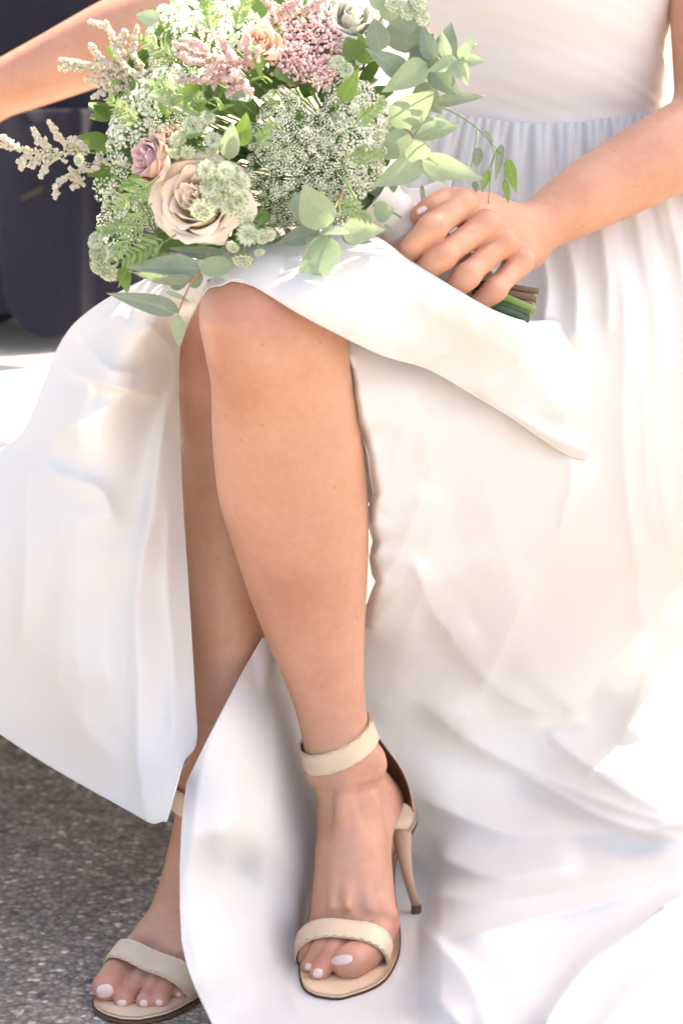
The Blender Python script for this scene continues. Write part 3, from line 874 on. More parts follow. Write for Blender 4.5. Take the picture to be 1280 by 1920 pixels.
# the gathered waist seam dips in the middle
PY = PY + np.clip(1 - (PY - 188) / 200, 0, 1) * (34 * np.exp(-((PX - 1020) / 190) ** 2) + 10)
zc = lambda px, py, z: (px, py, float(Pz(px, py, z)[1]))
ctl = [(770, 200, 2.53), (880, 210, 2.515), (1000, 230, 2.505), (1120, 225, 2.515), (1220, 220, 2.55), (1440, 200, 2.64),
       (770, 350, 2.485), (1000, 350, 2.47), (1200, 350, 2.50), (1440, 350, 2.56),
       (690, 500, 2.41), (850, 500, 2.425), (1000, 500, 2.415), (1150, 480, 2.425), (1300, 480, 2.47), (1440, 480, 2.52),
       (640, 650, 2.205), (760, 680, 2.25), (900, 700, 2.30), (1050, 700, 2.345), (1200, 700, 2.40), (1440, 700, 2.48),
       (690, 850, 2.225), (800, 880, 2.27), (950, 900, 2.32), (1100, 900, 2.38), (1250, 900, 2.43), (1440, 900, 2.5),
       (700, 1000, 2.25), (800, 1050, 2.30), (950, 1050, 2.36), (1150, 1050, 2.43), (1440, 1050, 2.5),
       (684, 1150, 2.31), (800, 1200, 2.38), (1000, 1200, 2.44), (1230, 1100, 2.50), (1300, 1180, 2.565), (1160, 1300, 2.545), (1250, 1330, 2.51), (1440, 1200, 2.6),
       (492, 1200, 2.31), (600, 1200, 2.39), (690, 1300, 2.40), (430, 1310, 2.225), (352, 1468, 2.165), (339, 1620, 2.10), (342, 1765, 2.06), (366, 1850, 2.03),
       (480, 1400, 2.235), (400, 1420, 2.17), (440, 1480, 2.17), (470, 1560, 2.17), (410, 1560, 2.115), (530, 1440, 2.278), (585, 1420, 2.35), (548, 1700, 2.215), (690, 1420, 2.41), (450, 1640, 2.19), (560, 1600, 2.25), (555, 1510, 2.285), zc(720, 1600, .012), zc(790, 1640, .008),
       (440, 1760, 2.11), zc(540, 1780, .006), zc(640, 1790, .003), zc(720, 1760, .003), zc(760, 1710, .005), zc(600, 1860, .004), zc(700, 1850, .004),
       (800, 1450, 2.425), (1000, 1450, 2.50), (1120, 1420, 2.50), (1220, 1450, 2.46), (1440, 1450, 2.50),
       zc(820, 1600, .035), zc(1000, 1600, .045), zc(1160, 1560, .06), zc(1200, 1620, .045), zc(1440, 1600, .04), zc(840, 1750, .035), zc(1000, 1750, .035), zc(1200, 1750, .035), zc(1440, 1750, .03),
       zc(401, 1925, .006), zc(600, 1920, .006), zc(800, 1900, .03), zc(1000, 1900, .035), zc(1440, 1900, .025), zc(600, 2010, .004), zc(1000, 2010, .01), zc(1440, 2010, .01), zc(430, 2010, .004)]
Y = tps(ctl)(PX, PY)
def S(x): x = np.clip(x, 0, 1); return x * x * (3 - 2 * x)
# gathers at the waist: many fine pleats that widen on their way down
g = np.clip((PY - 195) / 420, 0, 1)
lam = 15 + 55 * g ** 1.3
cx = 1050 - 0.35 * (PX - 1050) * 0
xx = 1050 + (PX - 1050) / (1 + .55 * g)
ph = xx / (17.0) * 6.283
pl_ = np.sin(ph + 1.7 * np.sin(xx / 63.0) + 1.1 * np.sin(PY / 140.0 + xx / 31.0))
pl2 = np.sin(xx / 41.0 * 6.283 + .8 * np.sin(PY / 120.0) + 2.2 * np.sin(xx / 120.))
Y += -(.0042 * pl_ * np.exp(-g * 3.0) + .010 * pl2 * S(g * 3) * np.exp(-g * 1.6)) * S((PX - 690) / 120) * np.clip((900 - PY) / 400, 0, 1)
F1 = [  # (line, ridge height, width left, width right)
    ([(1160, 430), (1174, 650), (1166, 800), (1190, 1050), (1200, 1200)], .014, 26, 18), ([(1215, 420), (1238, 620), (1234, 800), (1262, 1080)], .014, 22, 30),
    ([(1270, 410), (1300, 700), (1310, 1000)], .016, 22, 26), ([(1190, 500), (1204, 760), (1226, 1020)], .006, 12, 16), ([(1118, 400), (1135, 520), (1142, 640)], .010, 16, 14),
    ([(1010, 440), (1024, 540), (1008, 660)], .014, 16, 12), ([(1052, 420), (1074, 520), (1082, 660)], .012, 14, 16),
    # big fold that hangs from the corner of the overlay
    ([(1140, 830), (1060, 985), (985, 1110), (900, 1290), (860, 1400)], .020, 18, 120), ([(1062, 800), (1068, 900), (1050, 1010)], .006, 14, 10),
    ([(830, 740), (900, 900), (960, 1100), (990, 1280)], .010, 70, 90),
    # inner folds beside the leg
    ([(644, 640), (668, 720), (692, 840), (706, 980)], .010, 30, 22), ([(752, 670), (800, 820), (810, 960), (790, 1110), (740, 1260)], .014, 30, 60),
    ([(698, 960), (735, 890), (764, 780)], .006, 18, 20), ([(690, 1120), (745, 1040), (800, 900)], .010, 22, 30),
    ([(684, 1200), (735, 1130), (800, 1050)], .010, 24, 30), ([(690, 1350), (780, 1250), (900, 1170)], .010, 44, 50),
    # lower edge of the big front panel, overhanging the train
    ([(770, 1030), (808, 1130), (868, 1225), (955, 1305), (1060, 1350), (1130, 1368)], .016, 150, 20), ([(1052, 1352), (1135, 1258), (1246, 1125)], .018, 70, 12),
    ([(1160, 1400), (1205, 1270), (1236, 1150)], .012, 16, 40),
    # train: long swells that fan out to the right
    ([(770, 1310), (940, 1420), (1120, 1500), (1330, 1560)], .026, 80, 26), ([(740, 1480), (960, 1560), (1180, 1560), (1420, 1500)], .024, 50, 30),
    ([(780, 1680), (960, 1686), (1150, 1655), (1420, 1570)], .030, 20, 46), ([(830, 1765), (1000, 1724), (1170, 1680), (1340, 1600)], .022, 16, 26),
    ([(752, 1700), (812, 1762), (880, 1840), (945, 1990)], .040, 12, 80), ([(985, 1980), (1085, 1830), (1185, 1745), (1330, 1630)], .040, 18, 60),
    ([(1090, 1990), (1200, 1850), (1420, 1730)], .028, 30, 30), ([(690, 1892), (790, 1862), (880, 1935)], .012, 22, 22), ([(800, 1600), (930, 1640), (1100, 1620)], .018, 26, 20),
    ([(1010, 1360), (1090, 1430), (1230, 1510), (1330, 1530)], .016, 30, 20), ([(960, 1440), (1120, 1530), (1290, 1575)], .012, 18, 18),
    # panel between the feet
    ([(450, 1290), (385, 1420), (360, 1560), (358, 1740), (390, 1890)], .010, 30, 24), ([(478, 1290), (432, 1480), (425, 1680), (460, 1900)], .008, 30, 40), ([(512, 1260), (510, 1450), (492, 1650), (505, 1860)], .009, 30, 26),
    ([(440, 1700), (515, 1800), (570, 1910)], .006, 26, 20)]
for ln, am, wl, wr in F1: Y += fold(PX, PY, ln, am, wl, wr, warp=3)
Y += .003 * nz(PX, PY, 230, 1) + .0010 * nz(PX, PY, 90, 2) + .0004 * nz(PX, PY, 34, 3)
# the ruffled free edge beside the leg rolls away from the viewer
ed = PX - xl[:, None]
Y += .022 * np.exp(-(ed / 9) ** 2) * (PY > 640) * (PY < 1175)

Y += .006 * np.sin(PY / 13.0 + 2 * np.sin(PY / 41.)) * np.exp(-ed / 26) * (PY > 640) * (PY < 1175)
# keep the lower part behind the near leg and foot, the sole on top of the cloth


p0 = P(PX, PY, Y)
Ymax = Pz(PX, PY, .0035)[..., 1]
foot_px = ((PX > 540) & (PX < 800) & (PY > 1640) & (PY < 1890))
sel = (PY > 1165) & (PX < 570)
yf = np.full(PX.shape, np.inf); yf[sel] = march(far, PX[sel], PY[sel])
for q_ in (-24, -12, 12, 24): yf[sel] = np.minimum(yf[sel], march(far, PX[sel] + q_, PY[sel]) + .004)
mk = np.isfinite(yf) & (PY > 1165) & (PX < 560)
Y = np.where(mk, np.minimum(Y, yf - .012), Y)
for _ in range(3): Y[1:-1, 1:-1] = np.where((PY > 1200)[1:-1, 1:-1] & (PX < 580)[1:-1, 1:-1], np.minimum(Y[1:-1, 1:-1], (Y[:-2, 1:-1] + Y[2:, 1:-1] + Y[1:-1, :-2] + Y[1:-1, 2:]) / 4), Y[1:-1, 1:-1])
blend = S((PX - 555) / 40) * S((830 - PX) / 50) * S((PY - 1650 + 90 * S((PX - 690) / 60)) / 80) * S((1935 - PY) / 45)
Y = Y * (1 - blend) + (Ymax - .0) * blend
o, pp = sheet('skirt', PX, PY, np.minimum(Y, Ymax), M_DRESS)
def hem_roll(line, r=.0011):
    a = Acc(); tube(a, line, r, 6); pl('hem', a.mesh('hem', [M_DRESS]), None)
k0 = int(np.argmin(np.abs(pyv - 644))); k1 = int(np.argmin(np.abs(pyv - 1160))); k2 = int(np.argmin(np.abs(pyv - 1197)))
hem_roll(pp[k0:k1, 0]); hem_roll(pp[k2:, 0])

# --- overlay: the front edge of the slit, over the near knee and down the left side
pairs = [((312, 1560), (-40, 1345)), ((330, 1482), (-78, 1270)), ((344, 1428), (-96, 1210)), ((367, 1392), (-110, 1150)), ((364, 1300), (-120, 1060)), ((352, 1100), (-100, 940)), ((342, 950), (-34, 868)),
         ((336, 800), (32, 822)), ((334, 700), (60, 778)), ((342, 632), (84, 715)), ((386, 546), (112, 648)), ((416, 534), (150, 598)),
         ((450, 523), (230, 545)), ((500, 549), (400, 470)), ((560, 586), (560, 440)), ((638, 627), (690, 440)), ((720, 666), (770, 490)), ((800, 690), (860, 546)), ((880, 735), (930, 584)),
         ((960, 783), (1000, 602)), ((1060, 850), (1075, 575)), ((1128, 864), (1150, 450))]
ia = curve([a for a, b in pairs], 560); oa = curve([b for a, b in pairs], 560)
v = np.linspace(0, 1, 120) ** 1.15
QX = ia[:, None, 0] + (oa - ia)[:, None, 0] * v[None]; QY = ia[:, None, 1] + (oa - ia)[:, None, 1] * v[None]
# the hem bellies out slightly
hem = np.clip(1 - np.arange(560) / 50, 0, 1)[:, None]
QY = QY + hem * 14 * np.sin(math.pi * v)[None] * v[None]
QY = QY - 20 * np.exp(-(v / .05) ** 2)[None] * hem ** 1.5
ctl = [(312, 1560, 2.115), (340, 1480, 2.135), (366, 1420, 2.18), (364, 1250, 2.255), (345, 1000, 2.30), (336, 800, 2.335), (335, 690, 2.345), (345, 630, 2.33), (386, 546, 2.235), (420, 532, 2.17), (450, 523, 2.155),
       (200, 1500, 2.2), (60, 1420, 2.27), (-40, 1345, 2.3), (200, 1250, 2.22), (50, 1200, 2.28), (-110, 1150, 2.33), (200, 1000, 2.245), (50, 950, 2.31), (-100, 1000, 2.36),
       (200, 800, 2.255), (60, 830, 2.35), (40, 850, 2.36), (100, 750, 2.34), (85, 715, 2.39), (115, 645, 2.42), (200, 680, 2.265), (270, 620, 2.25), (150, 598, 2.40), (230, 545, 2.33), (300, 560, 2.255),
       (400, 470, 2.26), (500, 500, 2.175), (560, 440, 2.24), (560, 560, 2.12), (638, 627, 2.125), (690, 440, 2.215), (700, 550, 2.155), (720, 662, 2.155), (770, 490, 2.192), (800, 690, 2.215), (860, 546, 2.183),
       (850, 620, 2.205), (880, 731, 2.252), (930, 584, 2.2), (960, 786, 2.285), (960, 680, 2.262), (1000, 602, 2.275), (1060, 850, 2.335), (1060, 700, 2.33), (1075, 575, 2.43), (1128, 864, 2.380), (1140, 700, 2.385), (1150, 450, 2.47)]
Y = tps(ctl)(QX, QY)
F2 = [([(60, 840), (170, 780), (320, 680)], .012, 20, 40), ([(110, 690), (200, 720), (310, 745)], .016, 34, 12), ([(62, 830), (110, 890), (190, 920), (210, 1000)], .016, 22, 40), ([(55, 850), (50, 1000), (40, 1250)], .016, 26, 18),
      ([(80, 850), (120, 1050), (110, 1300)], .010, 30, 40), ([(300, 640), (312, 780), (290, 950), (240, 1100)], .014, 40, 30), ([(330, 700), (290, 900), (258, 1150), (262, 1400), (280, 1600)], .024, 90, 14), ([(310, 900), (318, 1150), (330, 1420)], .010, 20, 14), ([(150, 900), (140, 1150), (170, 1480)], .010, 40, 30),
      ([(200, 1000), (190, 1200), (240, 1400)], .009, 40, 40), ([(140, 640), (180, 610), (250, 580)], .010, 18, 16), ([(160, 640), (200, 690), (260, 700)], .008, 14, 20), ([(270, 600), (320, 660), (330, 760)], .012, 18, 20),
      ([(240, 590), (320, 570), (390, 548)], .008, 16, 14), ([(390, 520), (500, 490), (640, 470)], .009, 20, 26), ([(560, 560), (680, 600), (800, 660)], .006, 30, 30), ([(700, 480), (800, 570), (930, 650)], .008, 30, 30),
      ([(900, 620), (1000, 700), (1060, 790)], .008, 36, 30), ([(960, 770), (1050, 830), (1120, 850)], .010, 20, 14), ([(1128, 860), (1140, 700), (1136, 560)], .016, 14, 26), ([(1040, 610), (1048, 700), (1030, 800)], .010, 24, 24),
      ([(60, 1180), (150, 1350), (260, 1450)], .010, 50, 50),
      ([(905, 596), (850, 650), (770, 690)], .010, 14, 30), ([(985, 612), (965, 690), (890, 745)], .012, 30, 14), ([(700, 465), (694, 550), (655, 640)], .008, 16, 30), ([(1060, 620), (1072, 730), (1040, 850)], .010, 26, 12), ([(790, 520), (800, 600), (740, 670)], .007, 24, 14), ([(1110, 560), (1112, 700), (1100, 850)], .008, 12, 20)]
for ln, am, wl, wr in F2: Y += fold(QX, QY, ln, am * .75, wl, wr, warp=3)
Y += .003 * nz(QX, QY, 210, 11) + .0009 * nz(QX, QY, 80, 12) + .0003 * nz(QX, QY, 30, 13)
ys = np.minimum(march(near, QX, QY), march(far, QX, QY))
Y = np.where(np.isfinite(ys), np.minimum(Y, ys - .0045), Y)
ed = np.hypot(QX - ia[:, None, 0], QY - ia[:, None, 1])
Y += .002 * np.exp(-(ed / 5) ** 2) * (~np.isfinite(ys)) * (QX > 400)
Y += .05 * S((np.arange(560)[:, None] / 559 - .975) / .025)
eo = np.hypot(QX - oa[:, None, 0], QY - oa[:, None, 1])
Y += .016 * np.exp(-(eo / 7) ** 2)
o, pp = sheet('skirt_overlay', QX, QY, Y, M_DRESS)
hem_roll(pp[::2, 0])
hem_roll(pp[0])

# --- inside of the slit, seen above the far knee
LX, LY = np.meshgrid(np.linspace(300, 470, 40), np.linspace(520, 760, 50))
Yl = 2.47 - .10 * np.exp(-((LX - 300) / 30) ** 2) + .012 * np.sin(LX / 9.0 + LY / 60.)
sheet('skirt_lining', LX, LY, Yl, M_LINING)

# --- bodice: wrapped, with soft slanting pleats
n, m = 150, 180
zz = np.linspace(.755, 1.10, n); th = np.linspace(0, 2 * math.pi, m, endpoint=False)
Z, T = np.meshgrid(zz, th, indexing='ij')
wq = np.interp(zz, [.755, .80, .86, .93, 1.0, 1.10], [.134, .130, .131, .140, .147, .140])[:, None]
dq = np.interp(zz, [.755, .80, .86, .93, 1.0, 1.10], [.108, .098, .099, .112, .120, .10])[:, None]
rip = Z + .045 * np.cos(T - .6) + .012 * np.cos(2 * T + .6)
rr_ = 1 + .005 * np.sin(rip * 6.283 / .023 + 1.5 * np.sin(T * 3) + 1.2 * np.sin(rip * 90)) * (1 - .4 * np.sin(T * 2 + 1) ** 2) + 0.007 * np.sin(rip * 6.283 / .061 + 2 * np.sin(T * 2))
rr_ = rr_ + .035 * np.exp(-((Z - .775) / .012) ** 2) * .4
bx = np.stack([.213 + wq * rr_ * np.cos(T), 2.612 + dq * rr_ * np.sin(T), Z], -1)
b_ = pl('bodice', mesh_from('bodice', bx.reshape(-1, 3), grid_faces(n, m, True)), M_BODICE)

# ------------------------------------------------------------------ groom: dark suit, seen from behind the bride's arm
groom = empty('person', (-.40, 3.18, .45))
groom['label'] = 'groom in a dark navy suit jacket seated beside the bride, cropped at the left edge'
groom['category'] = 'person'
n, m = 90, 140
zz = np.linspace(.50, 1.22, n); th = np.linspace(0, 2 * math.pi, m, endpoint=False)
Z, T = np.meshgrid(zz, th, indexing='ij')
wq = np.interp(zz, [.50, .62, .80, 1.0, 1.15, 1.22], [.195, .19, .17, .20, .20, .09])[:, None]
dq = np.interp(zz, [.50, .62, .80, 1.0, 1.15, 1.22], [.155, .15, .13, .14, .12, .07])[:, None]
r = 1 + .02 * np.sin(Z * 40 + 3 * np.sin(T)) * np.exp(-((Z - .8) / .12) ** 2) + .02 * np.sin(T * 5 + Z * 9) * np.clip((.7 - Z) / .2, 0, 1)
cxg = -.40 + .0 * Z
p = np.stack([cxg + wq * r * np.cos(T), 3.21 + dq * r * np.sin(T), Z], -1)
pl('jacket', mesh_from('jacket', p.reshape(-1, 3), grid_faces(n, m, True)), M_SUIT, groom)
# hanging quarter of the jacket with its rounded corner
n, m = 90, 70
tv = np.linspace(0, 1, n); uv = np.linspace(0, 1, m)
topx = (-6, 175)
GX = np.zeros((n, m)); GY = np.zeros((n, m))
for i, t in enumerate(tv):
    y_ = 205 + t * 428
    lx = np.interp(y_, [205, 420, 520, 560, 590, 612, 625, 633], [-30, -2, 4, 12, 24, 40, 58, 78])
    rx = np.interp(y_, [205, 420, 520, 560, 590, 612, 625, 633], [240, 240, 238, 228, 202, 170, 140, 98])
    GX[i] = lx + (rx - lx) * uv; GY[i] = y_
GYd = 3.01 - .035 * np.sin(np.clip((GX + 10) / 190, 0, 1) * math.pi) - .010 * np.exp(-((GX - 152) / 12) ** 2) - .03 * np.exp(-((GX - 40) / 34) ** 2) * np.exp(-((GY - 225) / 40) ** 2) + .006 * np.sin(GX / 30. + GY / 90.)
o, _ = sheet('x', GX, GY, GYd, M_SUIT); o.name = 'jacket_tail'; o.data.name = 'jacket_tail'; o.parent = groom; o.location = -groom.location
# welt pocket
WX, WY = np.meshgrid(np.linspace(0, 1, 14), np.linspace(0, 1, 6))
qx = 40 + 40 * WX; qy = 372 - 18 * WX + 12 * (WY - .5)
o, _ = sheet('x', qx, qy, np.full_like(qx, 2.962), M_POCKET); o.name = 'pocket_flap'; o.data.name = 'pocket_flap'; o.parent = groom; o.location = -groom.location
a = Acc()
tube(a, curve([(-.58, 3.20, 1.13), (-.68, 3.14, .88), (-.66, 2.98, .74)], 20), np.linspace(.07, .05, 20), 20)
pl('sleeve', a.mesh('sleeve', [M_SUIT]), None, groom)
a = Acc()
for sx in (-.09, .09): tube(a, curve([(-.40 + sx, 3.18, .55), (-.42 + sx * 1.4, 3.46, .56), (-.43 + sx * 1.5, 3.66, .53), (-.43 + sx * 1.5, 3.68, .08)], 24), np.linspace(.095, .06, 24), 18)
pl('trousers', a.mesh('trousers', [M_SUIT]), None, groom)

# ------------------------------------------------------------------ setting: asphalt and the stone bench
gm = bmesh.new(); bmesh.ops.create_grid(gm, x_segments=2, y_segments=2, size=400)
me = bpy.data.meshes.new('asphalt_ground'); gm.to_mesh(me); gm.free()
g_ = link('asphalt_ground', me, M_ASPHALT); g_['kind'] = 'structure'
# pale sunlit paving added unseen behind the camera for warm fill light
gm = bmesh.new(); bmesh.ops.create_grid(gm, x_segments=1, y_segments=1, size=1)
for v_ in gm.verts: v_.co = Vector((v_.co.x * 30, -14.2 + v_.co.y * 15.6, .004))
me = bpy.data.meshes.new('bounce_pavement'); gm.to_mesh(me); gm.free()
g_ = link('bounce_pavement', me, M_BOUNCE); g_['kind'] = 'structure'
# loose grit lying in the asphalt where it is near enough to see
a = Acc()
ico = bmesh.new(); bmesh.ops.create_icosphere(ico, subdivisions=1, radius=1)
iv = np.array([v.co[:] for v in ico.verts]); icf = [[v.index for v in f.verts] for f in ico.faces]; ico.free()
for _ in range(2600):
    x = random.uniform(-.62, .02); y = random.uniform(1.95, 3.0)
    s = .0011 + .0022 * random.random() ** 3
    sc = np.array([random.uniform(.8, 1.5), random.uniform(.8, 1.5), random.uniform(.35, .7)]) * s
    rt = np.array(Matrix.Rotation(random.uniform(0, 6.28), 3, 'Z'))
    a.add((iv * sc * (1 + .25 * RNG.standard_normal((len(iv), 1)))) @ rt.T + [x, y, sc[2] * .35], icf)
gr = link('grit', a.mesh('grit', [M_PEBBLE], False)); gr['kind'] = 'stuff'
def block(name, lo, hi, m, parent, bev=.012):
    bm = bmesh.new(); bmesh.ops.create_cube(bm, size=1)
    for v_ in bm.verts:
        v_.co = Vector([(lo[i] + hi[i]) / 2 + v_.co[i] * (hi[i] - lo[i]) for i in range(3)])
    bmesh.ops.bevel(bm, geom=bm.edges[:], offset=bev, segments=3, affect='EDGES', profile=.6)
    me = bpy.data.meshes.new(name); bm.to_mesh(me); bm.free()
    o = link(name, me, m, parent); o.location = -parent.location
    for p_ in me.polygons: p_.use_smooth = True
    return o
bench = empty('stone_bench', (-.3, 2.95, 0))
bench['label'] = 'pale sunlit stone bench showing at the left edge below the dark jacket'
bench['category'] = 'bench'
xs = [-2.7, -1.9, -1.12, -.348, .32]
for i in range(4):
    block('seat_slab', (xs[i] + .003, 2.475, .39), (xs[i + 1] - .003, 3.50, .45), M_BENCH, bench)
for x in (-2.4, -1.5, -.75, .15): block('support', (x - .09, 2.74, -.02), (x + .09, 3.22, .389), M_BENCH, bench)

# ------------------------------------------------------------------ a young tree added unseen to the right, its crown shaped to shade the bride
def hit_ground(q, z): return q + np.array(SUNDIR) * ((z - q[..., 2]) / SUNDIR.z)[..., None]
shade_tree = empty('shade_tree', (2.75, 3.9, 0))
shade_tree['label'] = 'leafy tree added out of view at the right, its crown shaped to shade the bride'
shade_tree['category'] = 'shade_tree'
S3 = np.array(SUNDIR)
CR = np.array([.28, 2.36, .70]) + S3 * 3.2
a = Acc()
trunk_pts = curve([(2.75, 3.9, -.05), (2.72, 3.85, 1.2), (2.5, 3.65, 2.3), CR + [.25, .2, .1]], 30)
tube(a, trunk_pts, np.linspace(.075, .014, 30), 12)
pl('trunk', a.mesh('trunk', [M_STALKB]), None, shade_tree)
a = Acc()
for k in range(16):
    e1_ = CR + np.array([random.uniform(-.42, .34), random.uniform(-.4, .36), random.uniform(-.25, .4)])
    q = trunk_pts[random.randint(20, 29)]
    tube(a, curve([q, (q + e1_) / 2 + RNG.normal(0, .05, 3), e1_], 10), np.linspace(.010, .003, 10), 6)
pl('limbs', a.mesh('limbs', [M_STALKB]), None, shade_tree)
def shade_here(x, y):                # footprint of the crown's shade at lap height: an uneven patch with a gap over the right of the bouquet
    xr_ = np.interp(y, [1.85, 2.2, 2.60, 2.67, 2.8], [1.0, 1.0, 1.0, .50, .42]) + .02 * math.sin(y * 31)
    xl_ = -.10 + .03 * math.sin(y * 23) + (.06 if y > 2.5 else 0)
    if not (xl_ < x < xr_ and 1.80 < y < 2.84): return False
    if ((x - .025) / .080) ** 2 + ((y - 2.165) / .060) ** 2 < 1: return False
    for cx_, cy_, r_ in ((.30, 2.31, .022), (.36, 2.335, .02), (.42, 2.72, .014), (.13, 2.36, .016)):
        if (x - cx_) ** 2 + (y - cy_) ** 2 < r_ * r_: return False
    return True
a = Acc()
LV = np.array([(0, 0, 0), (.3, .26, .03), (.65, .22, .03), (1, 0, 0), (.65, -.22, .03), (.3, -.26, .03)]); LF = [[0, 1, 2, 3], [0, 3, 4, 5]]
cnt = 0
while cnt < 6400:
    x, y = random.uniform(-.15, 1.02), random.uniform(1.78, 2.86)
    if not shade_here(x, y): continue
    o = np.array([x, y, .70]) + S3 * random.gauss(3.2, .33)
    sz = random.uniform(.05, .09)
    M_ = np.array(basis(o, RNG.normal(0, 1, 3), S3 + RNG.normal(0, .6, 3), sz))
    a.add((LV - [.5, 0, 0]) @ M_[:3, :3].T + M_[:3, 3], LF); cnt += 1
c_ = pl('crown', a.mesh('crown', [M_FILL], False), None, shade_tree); c_['kind'] = 'stuff'
# ------------------------------------------------------------------ the bouquet
BQ = P(455, 270, 2.32)
bouquet = empty('bouquet', BQ)
bouquet['label'] = 'loose bridal bouquet of roses, white lace flowers, pink blooms and eucalyptus resting on her lap'
bouquet['category'] = 'bouquet'
def YS(px, py, lift=0.0):            # front of the flower mass
    q = 1 - ((px - 455) / 315) ** 2 - ((py - 262) / 280) ** 2
    return 2.32 - .135 * math.sqrt(max(q, 0)) - lift
def part(name, me, m=None, parent=bouquet): return pl(name, me, m, parent)
def place(name, me, parent, M4, m=None):
    o = link(name, me, m, parent)
    loc = Vector((0, 0, 0)); q = parent
    while q is not None: loc += q.location; q = q.parent
    o.matrix_local = Matrix.Translation(-loc) @ M4
    return o
def zbasis(origin, z, s=1.0, spin=0.0):
    a, b = frame(np.asarray(z, float)); c = math.cos(spin); d = math.sin(spin)
    return basis(origin, a * c + b * d, z, s)

# --- leaves: a few outlines shared by many leaves
LEAFS = {}
def leaf_mesh(ratio, shape, curl, m):
    key = (round(ratio, 2), shape, round(curl, 2), m.name)
    if key in LEAFS: return LEAFS[key]
    n, k = 15, 7
    vv = []
    for i in range(n):
        t = i / (n - 1)
        if shape == 'round': wd = math.sqrt(max(0, 1 - (2 * t - 1) ** 2)) * (1 - .12 * t)
        elif shape == 'lance': wd = (math.sin(math.pi * t ** .62)) ** .9 * (1 - .25 * t)
        else: wd = math.sin(math.pi * t ** .75) ** .8
        wd *= ratio / 2
        for j in range(k):
            s = (j - (k - 1) / 2) / ((k - 1) / 2)
            x = t; y = s * wd
            z = curl * (t - .35) ** 2 * -.55 + .22 * abs(s) ** 1.3 * wd + .012 * math.sin(9 * t + 2 * s) * abs(s)
            vv.append((x, y, z))
    me = mesh_from('leaf', vv, grid_faces(n, k))
    me.materials.append(m)
    LEAFS[key] = me
    return me
def leaf(base, tip, wpx, m=None, roll=0.0, shape='lance', curl=.3, parent=None, name='eucalyptus_leaf', tilt=0.0):
    # base / tip: (px, py, Y); wpx = width in pixels
    b = P(*base); t = P(*tip); L = np.linalg.norm(t - b)
    wd = wpx * mpp(640, 400, base[2])
    view = -b + np.array([0, 0, CAMZ]); view /= np.linalg.norm(view)
    x = (t - b) / L
    z = view - x * view.dot(x); z /= np.linalg.norm(z)
    y = np.cross(z, x)
    z2 = z * math.cos(roll) + y * math.sin(roll)
    rt = wd / L / max(.35, abs(math.cos(roll)))
    rt = round(rt / .06) * .06
    return place(name, leaf_mesh(max(rt, .08), shape, curl, m or M_EUC), parent or bouquet, basis(b, x, z2, L))

def sprig(stem_pts, r, leaves, m_stem, label=None):
    e = empty('eucalyptus_sprig', P(*stem_pts[0]) - BQ, bouquet)
    a = Acc(); tube(a, curve([P(*q) for q in stem_pts], 26), np.linspace(r, r * .6, 26), 6)
    pl('stem', a.mesh('stem', [m_stem]), None, e)
    for lf in leaves:
        kw = lf[3] if len(lf) > 3 else {}
        leaf(lf[0], lf[1], lf[2], parent=e, **kw)
    return e
E_, D_, G_ = M_EUC, M_EUCDARK, M_GREEN
# sprig at the lower left, over the skirt
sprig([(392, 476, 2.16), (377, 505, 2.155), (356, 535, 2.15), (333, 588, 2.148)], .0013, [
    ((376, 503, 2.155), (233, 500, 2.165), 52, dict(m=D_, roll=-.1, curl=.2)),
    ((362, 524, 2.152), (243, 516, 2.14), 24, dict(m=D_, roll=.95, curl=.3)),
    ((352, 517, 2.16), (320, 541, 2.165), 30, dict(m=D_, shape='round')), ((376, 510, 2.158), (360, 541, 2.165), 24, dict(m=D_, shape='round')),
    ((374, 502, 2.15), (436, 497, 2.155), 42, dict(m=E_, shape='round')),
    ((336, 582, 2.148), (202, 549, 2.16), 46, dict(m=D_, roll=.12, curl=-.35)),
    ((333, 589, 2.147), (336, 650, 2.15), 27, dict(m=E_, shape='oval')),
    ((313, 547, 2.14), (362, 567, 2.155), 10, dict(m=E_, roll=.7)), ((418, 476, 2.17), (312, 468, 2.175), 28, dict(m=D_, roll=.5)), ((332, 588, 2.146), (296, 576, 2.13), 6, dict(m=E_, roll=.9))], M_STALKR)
# sprig at the bottom centre
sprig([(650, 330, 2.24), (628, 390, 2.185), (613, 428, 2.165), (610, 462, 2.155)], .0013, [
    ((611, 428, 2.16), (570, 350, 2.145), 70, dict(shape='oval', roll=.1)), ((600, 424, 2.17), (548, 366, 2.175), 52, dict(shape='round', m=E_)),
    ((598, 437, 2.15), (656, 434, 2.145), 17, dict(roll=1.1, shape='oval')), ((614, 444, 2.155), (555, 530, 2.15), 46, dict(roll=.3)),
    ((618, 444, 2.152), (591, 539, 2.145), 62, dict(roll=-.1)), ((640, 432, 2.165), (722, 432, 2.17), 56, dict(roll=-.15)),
    ((600, 430, 2.18), (516, 458, 2.185), 44, dict(m=D_)), ((590, 445, 2.175), (575, 470, 2.175), 30, dict(m=D_)), ((640, 440, 2.18), (700, 455, 2.18), 28, dict(m=D_))], M_STALKR)
